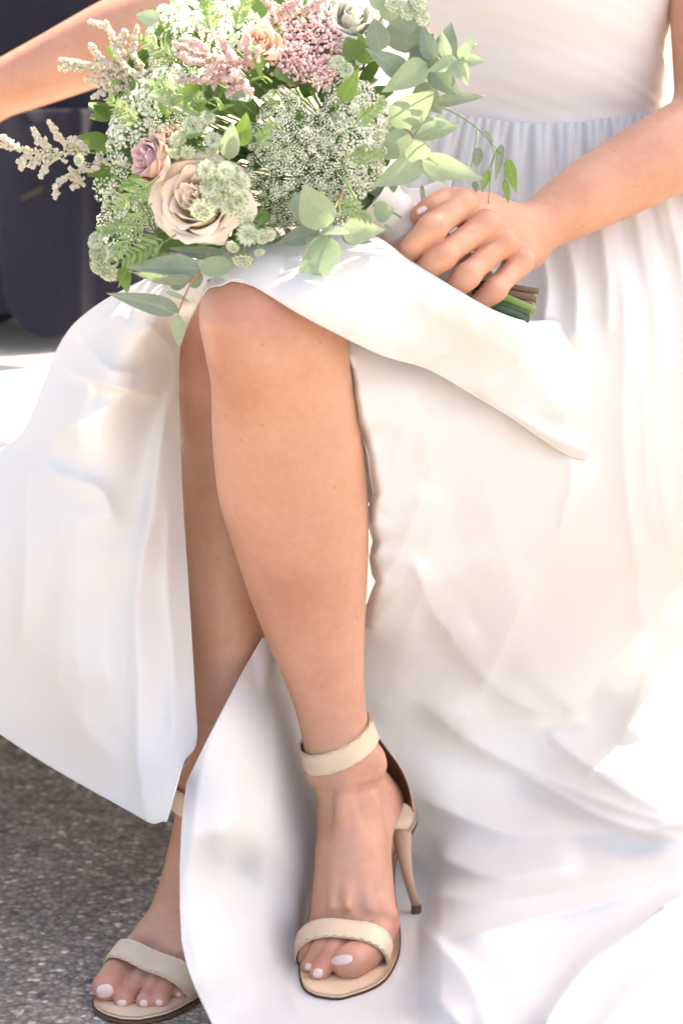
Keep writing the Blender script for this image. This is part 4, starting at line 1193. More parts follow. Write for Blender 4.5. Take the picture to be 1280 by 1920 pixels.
# right-hand sprigs, sunlit
sprig([(700, 300, 2.26), (745, 250, 2.235), (766, 246, 2.228), (778, 270, 2.222), (790, 302, 2.215)], .0013, [
    ((790, 302, 2.215), (698, 350, 2.20), 54, dict(roll=.1)), ((790, 300, 2.214), (908, 337, 2.205), 54, dict(roll=-.1)), ((788, 302, 2.212), (775, 262, 2.20), 50, dict(shape='round')),
    ((792, 303, 2.22), (838, 346, 2.235), 36, dict()), ((768, 246, 2.228), (860, 236, 2.22), 46, dict(shape='oval', roll=.15)), ((772, 256, 2.222), (838, 228, 2.20), 24, dict(roll=.7, shape='oval')),
    ((766, 246, 2.228), (718, 300, 2.235), 54, dict(shape='oval')), ((732, 236, 2.235), (812, 174, 2.215), 62, dict(roll=-.2, shape='oval')), ((770, 248, 2.24), (780, 320, 2.25), 44, dict(m=D_)),
    ((730, 260, 2.25), (800, 200, 2.26), 50, dict(m=E_)), ((740, 330, 2.255), (712, 372, 2.25), 34, dict(m=D_, shape='oval'))], M_STALKR)
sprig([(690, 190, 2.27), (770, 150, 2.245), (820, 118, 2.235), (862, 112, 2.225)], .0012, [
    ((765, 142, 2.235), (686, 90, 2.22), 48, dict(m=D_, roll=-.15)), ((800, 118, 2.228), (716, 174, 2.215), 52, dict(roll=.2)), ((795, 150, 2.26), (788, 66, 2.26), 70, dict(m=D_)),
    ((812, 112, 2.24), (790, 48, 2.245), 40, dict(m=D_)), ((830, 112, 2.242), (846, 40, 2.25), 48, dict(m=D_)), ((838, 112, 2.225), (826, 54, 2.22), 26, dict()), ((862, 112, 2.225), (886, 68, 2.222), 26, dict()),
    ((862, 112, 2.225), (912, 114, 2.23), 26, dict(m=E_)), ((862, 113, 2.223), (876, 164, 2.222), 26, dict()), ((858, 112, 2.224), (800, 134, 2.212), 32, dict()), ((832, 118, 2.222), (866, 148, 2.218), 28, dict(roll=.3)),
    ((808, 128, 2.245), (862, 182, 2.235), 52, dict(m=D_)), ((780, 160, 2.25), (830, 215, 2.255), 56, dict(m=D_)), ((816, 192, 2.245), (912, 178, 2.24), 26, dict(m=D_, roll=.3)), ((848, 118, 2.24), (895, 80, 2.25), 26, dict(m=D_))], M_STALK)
sprig([(680, 130, 2.28), (700, 60, 2.25), (730, 10, 2.25), (745, -40, 2.26)], .0013, [
    ((712, 96, 2.225), (702, 36, 2.22), 48, dict(m=D_, shape='oval')), ((740, 60, 2.25), (790, -10, 2.25), 60, dict(m=D_)), ((760, 100, 2.262), (765, 20, 2.26), 84, dict(m=D_, shape='oval')),
    ((720, 20, 2.24), (705, -40, 2.23), 44, dict(m=E_, shape='oval')), ((735, 40, 2.235), (722, -20, 2.22), 40, dict(m=E_, shape='oval')), ((690, 120, 2.26), (672, 60, 2.26), 40, dict(m=G_)),
    ((780, 120, 2.265), (812, 62, 2.265), 50, dict(m=D_))], M_STALK)
# fine drooping sprig over the skirt
e = sprig([(790, 205, 2.27), (830, 203, 2.275), (880, 230, 2.28), (915, 262, 2.285), (950, 302, 2.29)], .0008, [
    ((897, 276, 2.285), (892, 314, 2.285), 20, dict(m=D_, shape='oval')), ((940, 270, 2.29), (928, 342, 2.285), 18, dict(m=D_)), ((915, 318, 2.285), (903, 362, 2.285), 15, dict(m=G_)),
    ((950, 298, 2.288), (968, 364, 2.285), 26, dict(m=G_)), ((946, 336, 2.288), (952, 384, 2.285), 14, dict(m=G_)), ((906, 246, 2.28), (925, 268, 2.285), 14, dict(m=D_)),
    ((888, 340, 2.288), (893, 362, 2.288), 14, dict(m=D_))], M_STALK)
a = Acc()
for q in ([(893, 243, 2.28), (890, 270, 2.285), (883, 312, 2.285)], [(930, 280, 2.285), (920, 320, 2.285), (915, 382, 2.285)], [(918, 266, 2.285), (925, 290, 2.285), (915, 320, 2.285)], [(950, 300, 2.29), (946, 320, 2.29), (946, 340, 2.288)]):
    tube(a, curve([P(*t) for t in q], 10), .0005, 5)
pl('twig', a.mesh('twig', [M_STALK]), None, e)
# other leaves tucked among the flowers
for b_, t_, w_, kw in [((428, 300, 2.16), (436, 232, 2.145), 36, dict(shape='oval', m=E_, name='eucalyptus_leaf')), ((452, 275, 2.165), (462, 212, 2.155), 34, dict(shape='oval', m=G_, name='green_leaf')),
                       ((470, 165, 2.19), (430, 185, 2.17), 44, dict(m=D_, name='eucalyptus_leaf')), ((440, 60, 2.18), (432, 90, 2.17), 20, dict(m=E_)), ((478, 80, 2.17), (490, 150, 2.16), 26, dict(m=G_, roll=.3)),
                       ((300, 40, 2.22), (258, 28, 2.20), 34, dict(m=E_, shape='oval')), ((670, 110, 2.24), (650, 70, 2.23), 44, dict(m=M_FILL, shape='oval', name='green_leaf')), ((380, 170, 2.2), (330, 190, 2.19), 50, dict(m=G_, name='green_leaf')),
                       ((640, 190, 2.2), (672, 130, 2.18), 40, dict(m=G_, name='green_leaf')), ((230, 500, 2.2), (240, 552, 2.2), 28, dict(m=G_, name='green_leaf')), ((255, 470, 2.2), (222, 540, 2.19), 30, dict(m=G_, name='green_leaf')),
                       ((290, 440, 2.2), (255, 500, 2.185), 34, dict(m=G_, name='green_leaf')), ((268, 450, 2.21), (262, 520, 2.21), 24, dict(m=G_, name='green_leaf')), ((310, 450, 2.2), (372, 470, 2.2), 40, dict(m=M_FILL, name='green_leaf')),
                       ((300, 470, 2.2), (340, 430, 2.21), 36, dict(m=M_FILL, name='green_leaf')), ((500, 410, 2.19), (468, 400, 2.175), 22, dict(m=G_, name='green_leaf')), ((505, 400, 2.19), (478, 428, 2.17), 20, dict(m=G_, name='green_leaf')),
                       ((262, 330, 2.19), (222, 355, 2.18), 22, dict(m=G_, name='green_leaf')), ((700, 380, 2.25), (660, 400, 2.24), 34, dict(m=M_FILL, name='green_leaf')), ((690, 360, 2.25), (735, 330, 2.25), 34, dict(m=D_)),
                       ((700, 400, 2.225), (738, 392, 2.22), 40, dict(m=E_, shape='oval')), ((720, 420, 2.215), (745, 437, 2.215), 8, dict(m=D_)), ((790, 345, 2.27), (795, 405, 2.24), 10, dict(m=D_)),
                       ((275, 172, 2.17), (380, 218, 2.16), 24, dict(m=E_, roll=.6)), ((300, 190, 2.19), (318, 225, 2.185), 16, dict(m=G_)), ((410, 205, 2.16), (440, 195, 2.15), 10, dict(m=G_, roll=.4)), ((345, 258, 2.155), (395, 248, 2.15), 10, dict(m=G_, roll=.4))]:
    kw.setdefault('name', 'eucalyptus_leaf')
    leaf(b_, t_, w_, **kw)

# --- deep filler foliage that closes the inside of the bunch
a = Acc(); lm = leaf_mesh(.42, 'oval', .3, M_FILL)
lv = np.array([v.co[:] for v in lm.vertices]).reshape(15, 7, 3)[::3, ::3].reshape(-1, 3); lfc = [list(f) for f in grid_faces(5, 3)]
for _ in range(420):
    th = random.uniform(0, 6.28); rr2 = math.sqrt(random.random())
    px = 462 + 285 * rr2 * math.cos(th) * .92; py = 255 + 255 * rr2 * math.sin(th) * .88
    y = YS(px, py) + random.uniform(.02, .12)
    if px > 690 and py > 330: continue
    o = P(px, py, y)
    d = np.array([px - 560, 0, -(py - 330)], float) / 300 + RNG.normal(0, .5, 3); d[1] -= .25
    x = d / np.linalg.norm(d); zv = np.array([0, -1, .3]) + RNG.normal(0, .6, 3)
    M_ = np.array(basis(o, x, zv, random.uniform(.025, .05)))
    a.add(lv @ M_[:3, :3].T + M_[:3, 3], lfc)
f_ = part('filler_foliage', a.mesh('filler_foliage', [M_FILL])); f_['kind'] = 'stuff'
a = Acc()
for _ in range(150):
    th = random.uniform(0, 6.28); rr2 = math.sqrt(random.random())
    px = 460 + 270 * rr2 * math.cos(th); py = 255 + 240 * rr2 * math.sin(th)
    e0 = P(700, 372, 2.27); e1_ = P(px, py, YS(px, py) + .02)
    mid = (e0 + e1_) / 2 + RNG.normal(0, .008, 3) + [0, .02, 0]
    tube(a, curve([e0, mid, e1_], 9), .0008, 4)
f_ = part('inner_stems', a.mesh('inner_stems', [M_STALK])); f_['kind'] = 'stuff'

# --- lace flowers (umbels): a dome of small stars on thin spokes
def star(acc, o, z, r, spin, mi, n=5, cup=.35):
    a_, b_ = frame(z); z = np.asarray(z) / np.linalg.norm(z)
    vs = [o]
    for k in range(n):
        t = spin + 6.283 * k / n; c1, s1 = math.cos(t), math.sin(t)
        d = a_ * c1 + b_ * s1; q = -a_ * s1 + b_ * c1
        vs += [o + d * r * .55 + q * r * .38 + z * r * cup * .5, o + d * r + z * r * cup, o + d * r * .55 - q * r * .38 + z * r * cup * .5]
    acc.add(vs, [[0, 3 * k + 3, 3 * k + 2, 3 * k + 1] for k in range(n)], mi)
def umbel(seed, cone, nu, nf, ru, fr, green=.15, spoke=.010):
    rg = np.random.default_rng(seed); acc = Acc()
    for i in range(nu):
        c = 1 - (1 - math.cos(cone)) * (i + .5) / nu
        t = math.acos(c); p_ = i * 2.39996 + rg.uniform(-.25, .25)
        d = np.array([math.sin(t) * math.cos(p_), math.sin(t) * math.sin(p_), math.cos(t)])
        L = rg.uniform(.86, 1.06)
        tip = d * L; base = np.zeros(3)
        mid = d * L * .55 + np.array([d[0], d[1], 0]) * -.06
        tube(acc, curve([base, mid, tip * .93], 5), spoke, 3, 2, False)
        for k in range(nf):
            cc = 1 - .75 * (k + .5) / nf; tt = math.acos(cc); pp = k * 2.39996 + rg.uniform(0, .5)
            a_, b_ = frame(d)
            q = d * math.cos(tt) + (a_ * math.cos(pp) + b_ * math.sin(pp)) * math.sin(tt)
            o = tip * .9 + q * ru * rg.uniform(.85, 1.1)
            if k % 3 == 0: tube(acc, [tip * .92, o], spoke * .55, 3, 2, False)
            star(acc, o, q + rg.normal(0, .25, 3), fr * rg.uniform(.8, 1.2), rg.uniform(0, 6), 1 if rg.random() < green else 0)
    return acc.mesh('lace_flower', [M_LACE, M_LACEG, M_STALK])
UM = {'fine': umbel(1, 1.0, 34, 17, .135, .030, .22, .0075), 'fine2': umbel(2, .85, 28, 18, .135, .031, .2, .0075),
      'big': umbel(3, 1.05, 26, 13, .19, .060, .08, .008), 'loose': umbel(4, 1.15, 22, 10, .18, .055, .3, .009)}
def head(kind, px, py, R, d, lift=0.0, spin=None):
    # px, py = middle of the flower's face, R = its spoke length in pixels
    s = R * mpp(640, 400, 2.2); d = np.asarray(d, float); d /= np.linalg.norm(d)
    c = P(px, py, YS(px, py, lift)) - d * s * .95
    place('lace_flower', UM[kind], bouquet, zbasis(c, d, s, random.uniform(0, 6) if spin is None else spin))
for px, py, R, d, l in [(530, 185, 60, (0, -.75, .75), .0), (490, 245, 64, (-.45, -.9, .3), .0), (545, 250, 74, (0, -1, .35), .015), (612, 235, 66, (.3, -.9, .35), .008),
                        (500, 320, 74, (-.35, -1, .05), .006), (560, 325, 80, (0, -1, .1), .018), (620, 310, 72, (.25, -1, .1), .012), (520, 385, 66, (-.2, -1, -.3), .004), (575, 395, 60, (.05, -1, -.3), .008),
                        (498, 425, 46, (-.2, -.9, -.5), .0), (540, 440, 40, (0, -.9, -.5), 0)]:
    head(random.choice(['fine', 'fine2']), px, py, R, d, l)
for px, py, R, d, l in [(690, 195, 70, (.4, -.8, .6), .0), (655, 165, 54, (.3, -.7, .8), 0), (670, 255, 66, (.5, -.85, .3), .004), (705, 235, 50, (.7, -.7, .4), .01), (690, 310, 56, (.5, -.9, .1), .008), (655, 350, 56, (.3, -.9, -.1), .006),
                        (640, 400, 50, (.2, -.9, -.35), .006), (665, 420, 44, (.4, -.9, -.4), .006), (715, 275, 40, (.8, -.6, .2), .015)]:
    head('big', px, py, R, d, l)
for px, py, R, d, l in [(245, 195, 84, (-.7, -.6, .6), .0), (285, 150, 70, (-.5, -.6, .8), .0), (215, 260, 62, (-.8, -.6, .2), .0), (330, 95, 70, (-.3, -.6, .9), .0), (385, 30, 86, (-.1, -.5, 1), .0), (300, 205, 60, (-.3, -.9, .4), .01),
                        (430, 20, 70, (.1, -.6, 1), 0), (320, 20, 70, (-.3, -.5, 1), 0)]:
    head(random.choice(['big', 'fine']), px, py, R, d, l)
for px, py, R, d, l in [(190, 345, 62, (-.9, -.6, 0), .0), (210, 395, 64, (-.8, -.7, -.2), .0), (245, 420, 52, (-.5, -.9, -.3), .01), (225, 350, 50, (-.6, -.9, .1), .01), (285, 395, 52, (-.2, -1, -.2), .0), (195, 440, 46, (-.8, -.6, -.4), 0)]:
    head('loose', px, py, R, d, l)

# --- astilbe plumes
def plume(axis, branches, m, rfl=.00155, dens=1.3, fat=1.0, tipm=None):
    acc = Acc(); rg = np.random.default_rng(len(axis) * 7 + int(axis[0][0]))
    ov = np.array([(1, 0, 0), (-1, 0, 0), (0, 1, 0), (0, -1, 0), (0, 0, 1), (0, 0, -1)], float)
    of = [[0, 2, 4], [2, 1, 4], [1, 3, 4], [3, 0, 4], [2, 0, 5], [1, 2, 5], [3, 1, 5], [0, 3, 5]]
    def clad(pts, r0, r1, n):
        for i in range(int(n * dens)):
            t = rg.random(); q = t * (len(pts) - 1); k = min(int(q), len(pts) - 2); c = pts[k] + (pts[k + 1] - pts[k]) * (q - k)
            r = (r0 + (r1 - r0) * t) * fat
            dv = rg.normal(0, 1, 3); dv /= np.linalg.norm(dv)
            s = rfl * rg.uniform(.7, 1.25)
            acc.add((ov * s * rg.uniform(.6, 1.3, (6, 1))) + c + dv * r * rg.uniform(.5, 1), of, 0)
    A = curve([P(*q) for q in axis], 30)
    tube(acc, A, np.linspace(.0012, .0005, 30), 5, 1)
    clad(A[8:], .0045, .0025, 170)
    for br in branches:
        B = curve([P(*q) for q in br], 16)
        tube(acc, B, np.linspace(.0008, .0004, 16), 4, 1)
        L = np.linalg.norm(B[-1] - B[0])
        clad(B[2:], .0038, .0018, 30 + 2600 * L)
        for k in range(3, 15, 2):
            dv = rg.normal(0, 1, 3); dv[2] -= .6; dv /= np.linalg.norm(dv)
            l = .0135 * (1 - k / 20) * rg.uniform(.5, 1.2)
            sub = curve([B[k], B[k] + dv * l], 5); clad(sub, .0022, .0012, 20)
    return part('astilbe_plume', acc.mesh('astilbe_plume', [m, M_STALK]))
plume([(215, 290, 2.25), (150, 285, 2.235), (70, 285, 2.22), (-4, 270, 2.21)],
      [[(140, 285, 2.232), (112, 258, 2.225), (92, 228, 2.22)], [(100, 285, 2.225), (75, 262, 2.22), (62, 240, 2.218)], [(165, 288, 2.235), (150, 268, 2.23), (128, 262, 2.225)], [(120, 286, 2.23), (90, 305, 2.222), (76, 332, 2.22)],
       [(60, 285, 2.22), (44, 300, 2.215), (38, 315, 2.215)], [(185, 300, 2.24), (140, 325, 2.232), (108, 345, 2.225), (104, 372, 2.225)], [(140, 325, 2.235), (145, 338, 2.235), (138, 352, 2.235)], [(90, 290, 2.225), (70, 296, 2.22), (55, 312, 2.22)],
       [(40, 280, 2.215), (18, 266, 2.21), (2, 256, 2.21)], [(190, 285, 2.24), (185, 305, 2.235), (172, 320, 2.235)]], M_CREAM)
plume([(330, 190, 2.25), (260, 160, 2.25), (190, 130, 2.245), (110, 128, 2.24)],
      [[(265, 160, 2.25), (220, 100, 2.245), (205, 55, 2.24), (168, 40, 2.24)], [(230, 145, 2.25), (185, 105, 2.24), (170, 84, 2.24)], [(200, 135, 2.245), (160, 120, 2.24), (112, 112, 2.24)], [(270, 170, 2.25), (210, 165, 2.245), (172, 184, 2.24)],
       [(290, 160, 2.25), (250, 100, 2.245), (258, 48, 2.24)], [(250, 150, 2.25), (205, 120, 2.24), (180, 120, 2.238)], [(300, 170, 2.245), (285, 110, 2.24), (290, 70, 2.24)], [(220, 140, 2.247), (190, 150, 2.24), (160, 148, 2.24)],
       [(240, 130, 2.247), (225, 80, 2.24), (235, 58, 2.24)], [(280, 150, 2.24), (240, 130, 2.235), (215, 90, 2.235)]], M_CREAM, .0016, 1.35)
plume([(470, 150, 2.22), (420, 120, 2.2), (370, 100, 2.19), (325, 82, 2.19)],
      [[(440, 130, 2.2), (425, 90, 2.18), (410, 62, 2.175)], [(400, 110, 2.19), (370, 80, 2.18), (345, 75, 2.18)], [(430, 135, 2.2), (400, 150, 2.18), (330, 152, 2.175)], [(455, 140, 2.2), (440, 165, 2.18), (425, 180, 2.175)],
       [(460, 135, 2.2), (465, 95, 2.18), (462, 65, 2.17)], [(445, 140, 2.19), (455, 160, 2.17), (470, 175, 2.17)], [(425, 120, 2.19), (400, 125, 2.17), (385, 140, 2.17)], [(450, 120, 2.19), (435, 105, 2.16), (430, 95, 2.16)],
       [(440, 125, 2.185), (440, 140, 2.16), (420, 150, 2.16)], [(400, 115, 2.19), (360, 115, 2.175), (335, 100, 2.175)], [(475, 130, 2.19), (480, 105, 2.17), (485, 90, 2.165)]], M_PINKF, .0015, 1.7, 1.15)
plume([(520, 60, 2.22), (530, 20, 2.21), (560, -20, 2.21)], [[(525, 30, 2.21), (540, 10, 2.2), (560, 0, 2.2)], [(530, 20, 2.21), (500, 5, 2.2), (490, -10, 2.2)], [(560, 20, 2.21), (590, 10, 2.2), (610, -5, 2.2)]], M_PINKF, .0013, 2.2)

# --- pink cluster of round beads
ico = bmesh.new(); bmesh.ops.create_icosphere(ico, subdivisions=1, radius=1)
iv = np.array([v.co[:] for v in ico.verts]); icf = [[v.index for v in f.verts] for f in ico.faces]; ico.free()
def beads(px, py, R, n, name='pink_cluster', d=(.1, -.9, .4), lift=.0, seed=1):
    acc = Acc(); rg = np.random.default_rng(seed)
    s = R * mpp(640, 300, 2.2); d = np.asarray(d, float); d /= np.linalg.norm(d)
    c0 = P(px, py, YS(px, py, lift)) + [0, .03, 0]
    a_, b_ = frame(d)
    for i in range(n):
        r = math.sqrt((i + .5) / n); t = i * 2.39996 + rg.uniform(-.2, .2)
        lump = 1 + .10 * math.sin(5 * t + 3 * r) * r + .06 * math.sin(11 * t)
        p_ = c0 + (a_ * math.cos(t) + b_ * math.sin(t)) * r * s * lump + d * (s * .55 * math.sqrt(max(0, 1.05 - r * r)) + rg.normal(0, .0016) + .003 * math.sin(r * 14 + 2 * t))
        rb = .00185 * rg.uniform(.75, 1.2)
        acc.add(iv * rb + p_, icf, 0 if rg.random() < .9 else 2)
        if i % 2 == 0: tube(acc, [c0 - d * s * .3, p_ - d * rb], .0004, 3, 1, False)
    return part(name, acc.mesh(name, [M_BEAD, M_STALK, M_PINKF]))
beads(566, 84, 74, 620, lift=.005)
beads(600, 138, 32, 130, d=(.2, -.95, 0), lift=.02, seed=2)
beads(545, 120, 40, 170, d=(0, -.95, -.1), lift=.012, seed=3)
beads(420, 135, 26, 90, d=(-.1, -.95, .1), lift=.025, seed=4)

# --- roses
def rose(px, py, R, d, m, npet, lift=0.0, seed=1, wide=1.0, minner=None, open_=1.0):
    rg = np.random.default_rng(seed)
    s = R * mpp(640, 350, 2.2); d = np.asarray(d, float); d /= np.linalg.norm(d)
    base = P(px, py, YS(px, py, lift)) - d * s * .55
    e = empty('rose', base - BQ, bouquet)
    a_, b_ = frame(d)
    nin = int(npet * .45)
    for i in range(npet):
        inner = i < nin
        t = (i + .5) / npet
        phi = i * 2.39996 + rg.uniform(-.35, .35)
        if inner:
            q = (i + .5) / nin
            wv = rg.uniform(1.3, 1.7) - .4 * q; Rm = s * (.05 + .33 * q); H = s * (1.05 - .10 * q) * rg.uniform(.93, 1.05); fl = .05 + .16 * q
        else:
            q = (i - nin + .5) / (npet - nin)
            wv = rg.uniform(.95, 1.25); Rm = s * (.44 + .44 * q * wide); H = s * (1.0 - .30 * q) * rg.uniform(.94, 1.06); fl = (.20 + .55 * q) * open_
        w1, w2, w3 = rg.uniform(0, 6, 3); lop = rg.uniform(-.12, .12)
        n, k = 12, 11
        vv = []
        for a in range(n):
            v = a / (n - 1)
            for b in range(k):
                u = -1 + 2 * b / (k - 1)
                env = math.sqrt(max(0, 1 - (max(0, v - .5) / .52) ** 3))
                ww = wv * (.30 + .70 * math.sin(min(1, v * 1.4) * math.pi / 2)) * env
                lip = max(0, v - .70) / .30
                flare = lip ** 2 * fl * (1 + .35 * math.sin(2.2 * u + w1))
                rad = Rm * math.sin(min(1, v * 1.5 + .05) * math.pi / 2) ** .7 * (1 - .10 * v * (1 if inner else .3))
                rad += s * flare * .40 + s * .045 * math.sin(2.6 * u + w2) * v * (.4 + .6 * q)
                if inner: rad += s * .05 * u * v                      # each inner petal spirals over the next
                hh = H * v - s * flare * .34 - s * .07 * u * u * v * (1.0 if not inner else .5) + s * lop * u * v
                hh += s * .025 * math.sin(6 * u + w3) * v * v
                ang = phi + u * ww
                vv.append(base + d * hh + (a_ * math.cos(ang) + b_ * math.sin(ang)) * rad)
        me = mesh_from('petal', vv, grid_faces(n, k))
        o = pl('petal', me, (minner if (minner and t < .62) else m), e)
        sm = o.modifiers.new('thickness', 'SOLIDIFY'); sm.thickness = .0006
        ss = o.modifiers.new('smooth', 'SUBSURF'); ss.levels = 1; ss.render_levels = 1
    return e
rose(374, 376, 96, (-.30, -.85, .42), M_BLUSH, 28, .010, 3, 1.0)
rose(282, 302, 64, (-.80, -.55, .22), M_PEACH, 20, .012, 5, .72, M_MAUVE, open_=.6)
rose(487, 78, 42, (.1, -.8, .5), M_PEACH, 14, .0, 9, .95)
rose(655, 30, 80, (.2, -.75, .6), M_WHITEP, 24, .03, 11, 1.0)
rose(315, 258, 36, (-.1, -.8, .6), M_PEACH, 10, .0, 15, 1.0)

# --- astrantia: papery cushions with pointed bracts
def astrantia(seed):
    rg = np.random.default_rng(seed); acc = Acc()
    for lay, (nb, L, up) in enumerate(((14, 1.0, .12), (12, .86, .38))):
        for i in range(nb):
            t = 6.283 * (i + .5 * lay) / nb + rg.uniform(-.06, .06); c, s_ = math.cos(t), math.sin(t)
            vs = []
            for a in range(5):
                v = a / 4; wd = .20 * math.sin(math.pi * min(1, v * .9 + .12)) * (1 - .2 * v) if a < 4 else .0
                r = L * (.12 + .88 * v) * rg.uniform(.97, 1.03); z = up * math.sin(v * 2.2) - .10 * v * v
                for u in (-1, 0, 1): vs.append((c * r - s_ * u * wd, s_ * r + c * u * wd, z + .04 * (abs(u) - 1)))
            g = [list(f) for f in grid_faces(5, 3)]
            acc.add(vs, g[:6], 0); acc.add(vs, g[6:], 1)
    for i in range(46):
        r = math.sqrt((i + .5) / 46) * .62; t = i * 2.39996
        h = .52 * math.sqrt(1 - (r / .8) ** 2) + rg.uniform(-.03, .05)
        o = np.array([r * math.cos(t), r * math.sin(t), h]); q = np.array([r * math.cos(t) * .7, r * math.sin(t) * .7, .05])
        tube(acc, [q, o], .018, 3, 0, False)
        acc.add(iv * .055 + o, icf, 0 if rg.random() < .72 else 1)
    return acc.mesh('astrantia', [M_BRACT, M_BRACTTIP])
AM = [astrantia(i) for i in range(4)]
def ast(px, py, R, d, lift=.02, Y=None):
    s = R * mpp(640, 400, 2.18)
    c = P(px, py, Y if Y else YS(px, py, lift))
    place('astrantia', random.choice(AM), bouquet, zbasis(c, d, s, random.uniform(0, 6)))
for q in [(362, 236, 27, (-.05, -1, .2)), (400, 264, 22, (.2, -.8, .5)), (333, 262, 21, (-.2, -.8, .6)), (328, 285, 19, (-.2, -.7, -.8)), (352, 284, 20, (0, -.8, -.6)), (388, 222, 20, (.2, -.7, .7)), (398, 282, 16, (.1, -.6, -.6))]:
    ast(*q, .028)
for q in [(424, 322, 24, (.1, -1, .4)), (447, 344, 30, (.2, -1, .2)), (395, 350, 28, (-.5, -.8, .4)), (388, 318, 24, (-.2, -.9, .5)), (380, 392, 30, (-.2, -.9, -.4)), (432, 383, 26, (.1, -1, -.2)), (405, 374, 22, (0, -1, .1)),
          (446, 376, 22, (.3, -.9, 0)), (410, 345, 20, (0, -1, .5)), (462, 410, 18, (.3, -.9, -.2))]:
    ast(*q, .050)
for q in [(464, 440, 26, (.1, -.9, .3)), (492, 443, 20, (.3, -.8, -.4)), (437, 462, 17, (-.3, -.7, -.6)), (455, 486, 25, (0, -.55, -.85)), (486, 472, 14, (.2, -.6, -.8)), (505, 440, 16, (.4, -.8, -.2))]:
    ast(*q, Y=2.15)
for q in [(182, 452, 24, (-.6, -.7, .4)), (196, 478, 28, (-.5, -.8, .2)), (205, 508, 28, (-.4, -.8, -.5)), (184, 500, 22, (-.6, -.6, -.5)), (222, 470, 20, (-.2, -.9, .2)), (178, 475, 18, (-.8, -.5, .1))]:
    ast(*q, Y=2.215)
for q in [(762, 22, 26, (.4, -.7, .6)), (790, 34, 22, (.6, -.7, .3)), (738, 10, 24, (.2, -.7, .7)), (782, 8, 24, (.6, -.6, .6)), (648, 132, 20, (.2, -.9, .3)), (632, 118, 20, (0, -.8, .6)), (150, 300, 16, (-.6, -.8, 0))]:
    ast(*q, Y=2.21)
# bent green stalks among the astrantia
a = Acc()
for q in [[(455, 492, 2.15), (457, 470, 2.152), (465, 440, 2.17)], [(486, 474, 2.15), (484, 455, 2.152), (478, 430, 2.175)], [(352, 240, 2.15), (340, 270, 2.14), (336, 290, 2.15)], [(380, 195, 2.16), (405, 185, 2.145), (420, 205, 2.15)], [(360, 190, 2.16), (352, 200, 2.14), (375, 215, 2.15)],
          [(400, 180, 2.16), (410, 200, 2.14), (390, 212, 2.15)], [(222, 470, 2.2), (250, 420, 2.18), (270, 380, 2.19)], [(205, 490, 2.2), (240, 470, 2.185), (300, 440, 2.2)], [(620, 200, 2.16), (660, 180, 2.15), (680, 170, 2.16)], [(215, 330, 2.19), (240, 345, 2.175), (280, 360, 2.19)],
          [(640, 330, 2.16), (650, 345, 2.16), (670, 380, 2.17)], [(470, 150, 2.16), (495, 145, 2.155), (510, 155, 2.155)], [(600, 350, 2.16), (600, 375, 2.155), (605, 400, 2.165)], [(700, 385, 2.24), (730, 395, 2.235), (752, 408, 2.235)]]:
    tube(a, curve([P(*t) for t in q], 12), .0011, 5)
f_ = part('stalks', a.mesh('stalks', [M_STALK])); f_['kind'] = 'stuff'

# feathery green sprays between the flowers
def spray(px, py, Y, ang, L, n=9, m=M_FERN, wpx=8):
    e = empty('fern_spray', P(px, py, Y) - BQ, bouquet)
    ca, sa = math.cos(math.radians(ang)), -math.sin(math.radians(ang))
    pts = [(px + ca * L * t + 6 * math.sin(t * 3) * sa, py + sa * L * t - 6 * math.sin(t * 3) * ca, Y - .02 * t) for t in np.linspace(0, 1, 8)]
    a = Acc(); tube(a, curve([P(*q) for q in pts], 16), np.linspace(.0007, .0003, 16), 5); pl('stem', a.mesh('stem', [M_STALK]), None, e)
    for k in range(n):
        t = .2 + .8 * k / n; bx = px + ca * L * t; by = py + sa * L * t
        for sd in (-1, 1):
            aa = math.radians(ang + sd * random.uniform(35, 60)); l = L * .30 * (1.15 - t) + 7
            leaf((bx, by, Y - .02 * t), (bx + math.cos(aa) * l, by - math.sin(aa) * l, Y - .02 * t - random.uniform(-.004, .008)), wpx * random.uniform(.6, 1.1), m=m, parent=e, name='leaflet', roll=random.uniform(-.5, .5))
for q in [(300, 210, 2.17, 20, 90), (300, 330, 2.17, 215, 110), (285, 380, 2.165, 235, 120), (330, 440, 2.175, 205, 130), (270, 240, 2.2, 140, 90), (400, 70, 2.17, 100, 90), (440, 60, 2.18, 70, 80), (345, 120, 2.19, 150, 100), (480, 280, 2.15, 60, 60),
          (640, 300, 2.145, 10, 80), (620, 370, 2.15, -30, 90), (660, 240, 2.16, 40, 80), (260, 420, 2.18, 190, 80), (360, 180, 2.16, 165, 90)]:
    spray(*q)

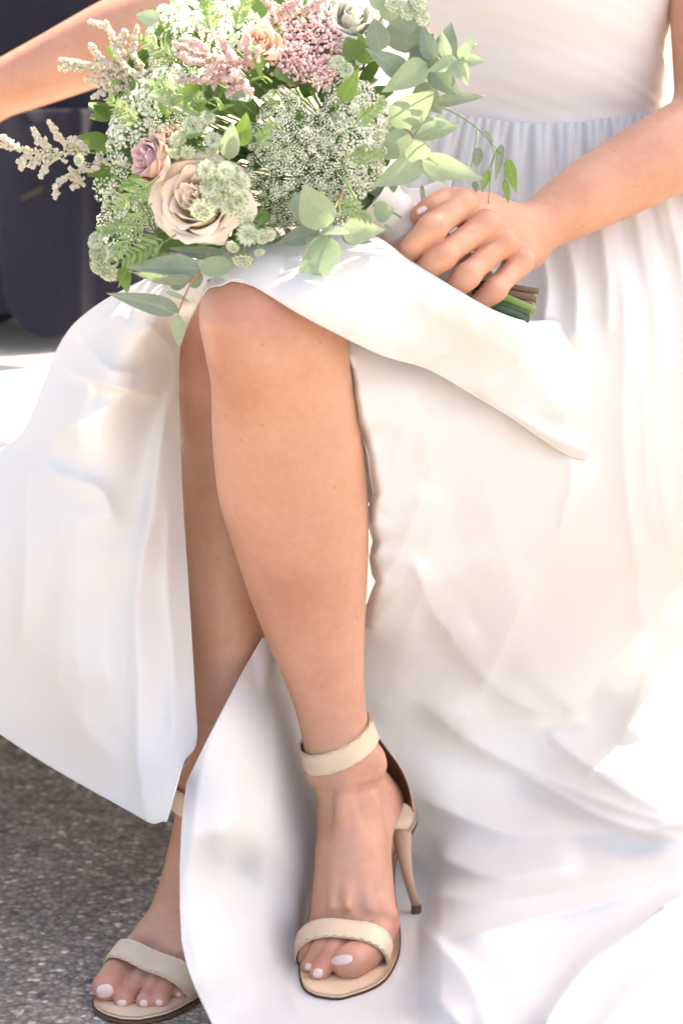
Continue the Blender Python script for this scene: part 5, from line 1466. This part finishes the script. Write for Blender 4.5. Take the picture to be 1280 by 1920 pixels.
# --- handle: bound stems
h0, h1 = P(690, 368, 2.265), P(928, 574, 2.30)
n, m = 80, 40
ax = (h1 - h0); LN = np.linalg.norm(ax); ax = ax / LN; a_, b_ = frame(ax)
vv = []
for i in range(n):
    t = i / (n - 1)
    for j in range(m):
        th = 6.283 * j / m
        r = .0235 + .002 * math.cos(math.pi * t) + .0009 * math.sin((t * LN / .016 + th / 6.283) * 6.283) + .0006 * math.sin(5 * th + 9 * t)
        vv.append(h0 + ax * LN * t + r * (a_ * math.cos(th) + b_ * math.sin(th)))
part('ribbon_wrap', mesh_from('ribbon_wrap', vv, grid_faces(n, m, True)), M_RIBBON)
for s0, s1_, r, mm in [((880, 528, 2.275), (1008, 546, 2.29), 6.5, M_STALKB), ((885, 535, 2.272), (1003, 562, 2.282), 7.5, M_STALKB), ((900, 540, 2.27), (1000, 582, 2.275), 9, M_STALK), ((890, 555, 2.272), (996, 570, 2.278), 6, M_STALKB),
                       ((890, 562, 2.268), (990, 598, 2.272), 9, M_STALKD), ((885, 550, 2.27), (992, 588, 2.27), 6, M_STALKD), ((880, 570, 2.27), (975, 604, 2.272), 8, M_STALKD), ((890, 535, 2.29), (1000, 556, 2.30), 7, M_STALKD),
                       ((890, 550, 2.30), (992, 578, 2.305), 8, M_STALK), ((880, 560, 2.29), (985, 592, 2.295), 7, M_STALKB)]:
    acc = Acc(); A0, A1 = P(*s0), P(*s1_); rad = r * mpp(640, 550, 2.27)
    mid = (A0 + A1) / 2 + RNG.normal(0, .0012, 3)
    pts = curve([A0, mid, A1], 14)
    rads = rad * (1 + .10 * np.sin(np.linspace(0, 5, 14) + s0[0])); 
    if mm is M_STALK: rads[3:6] *= 1.22
    tube(acc, pts, rads, 10, 0, True)
    d = (pts[-1] - pts[-2]) / np.linalg.norm(pts[-1] - pts[-2])
    tube(acc, [pts[-1] + d * .0001, pts[-1] + d * .0006], rad * .86, 10, 1, True)
    part('stem', acc.mesh('stem', [mm, M_CUT]))
# loose ribbon end beside the thumb
RX, RY = np.meshgrid(np.linspace(0, 1, 24), np.linspace(0, 1, 20))
qx = 742 + (848 - 742) * RX * (1 - .55 * RY) + 40 * RY; qy = 344 + 62 * RY + 10 * np.sin(RX * 5) * (1 - RY)
rb = P(qx, qy, 2.305 - .012 * np.sin(RX * 5 + RY * 2) - .02 * RY)
rbm = mesh_from('ribbon_end', rb.reshape(-1, 3), grid_faces(20, 24))
o = part('ribbon_end', rbm, M_RIBBON); sm = o.modifiers.new('thickness', 'SOLIDIFY'); sm.thickness = .0006
print('objects', len(bpy.data.objects))
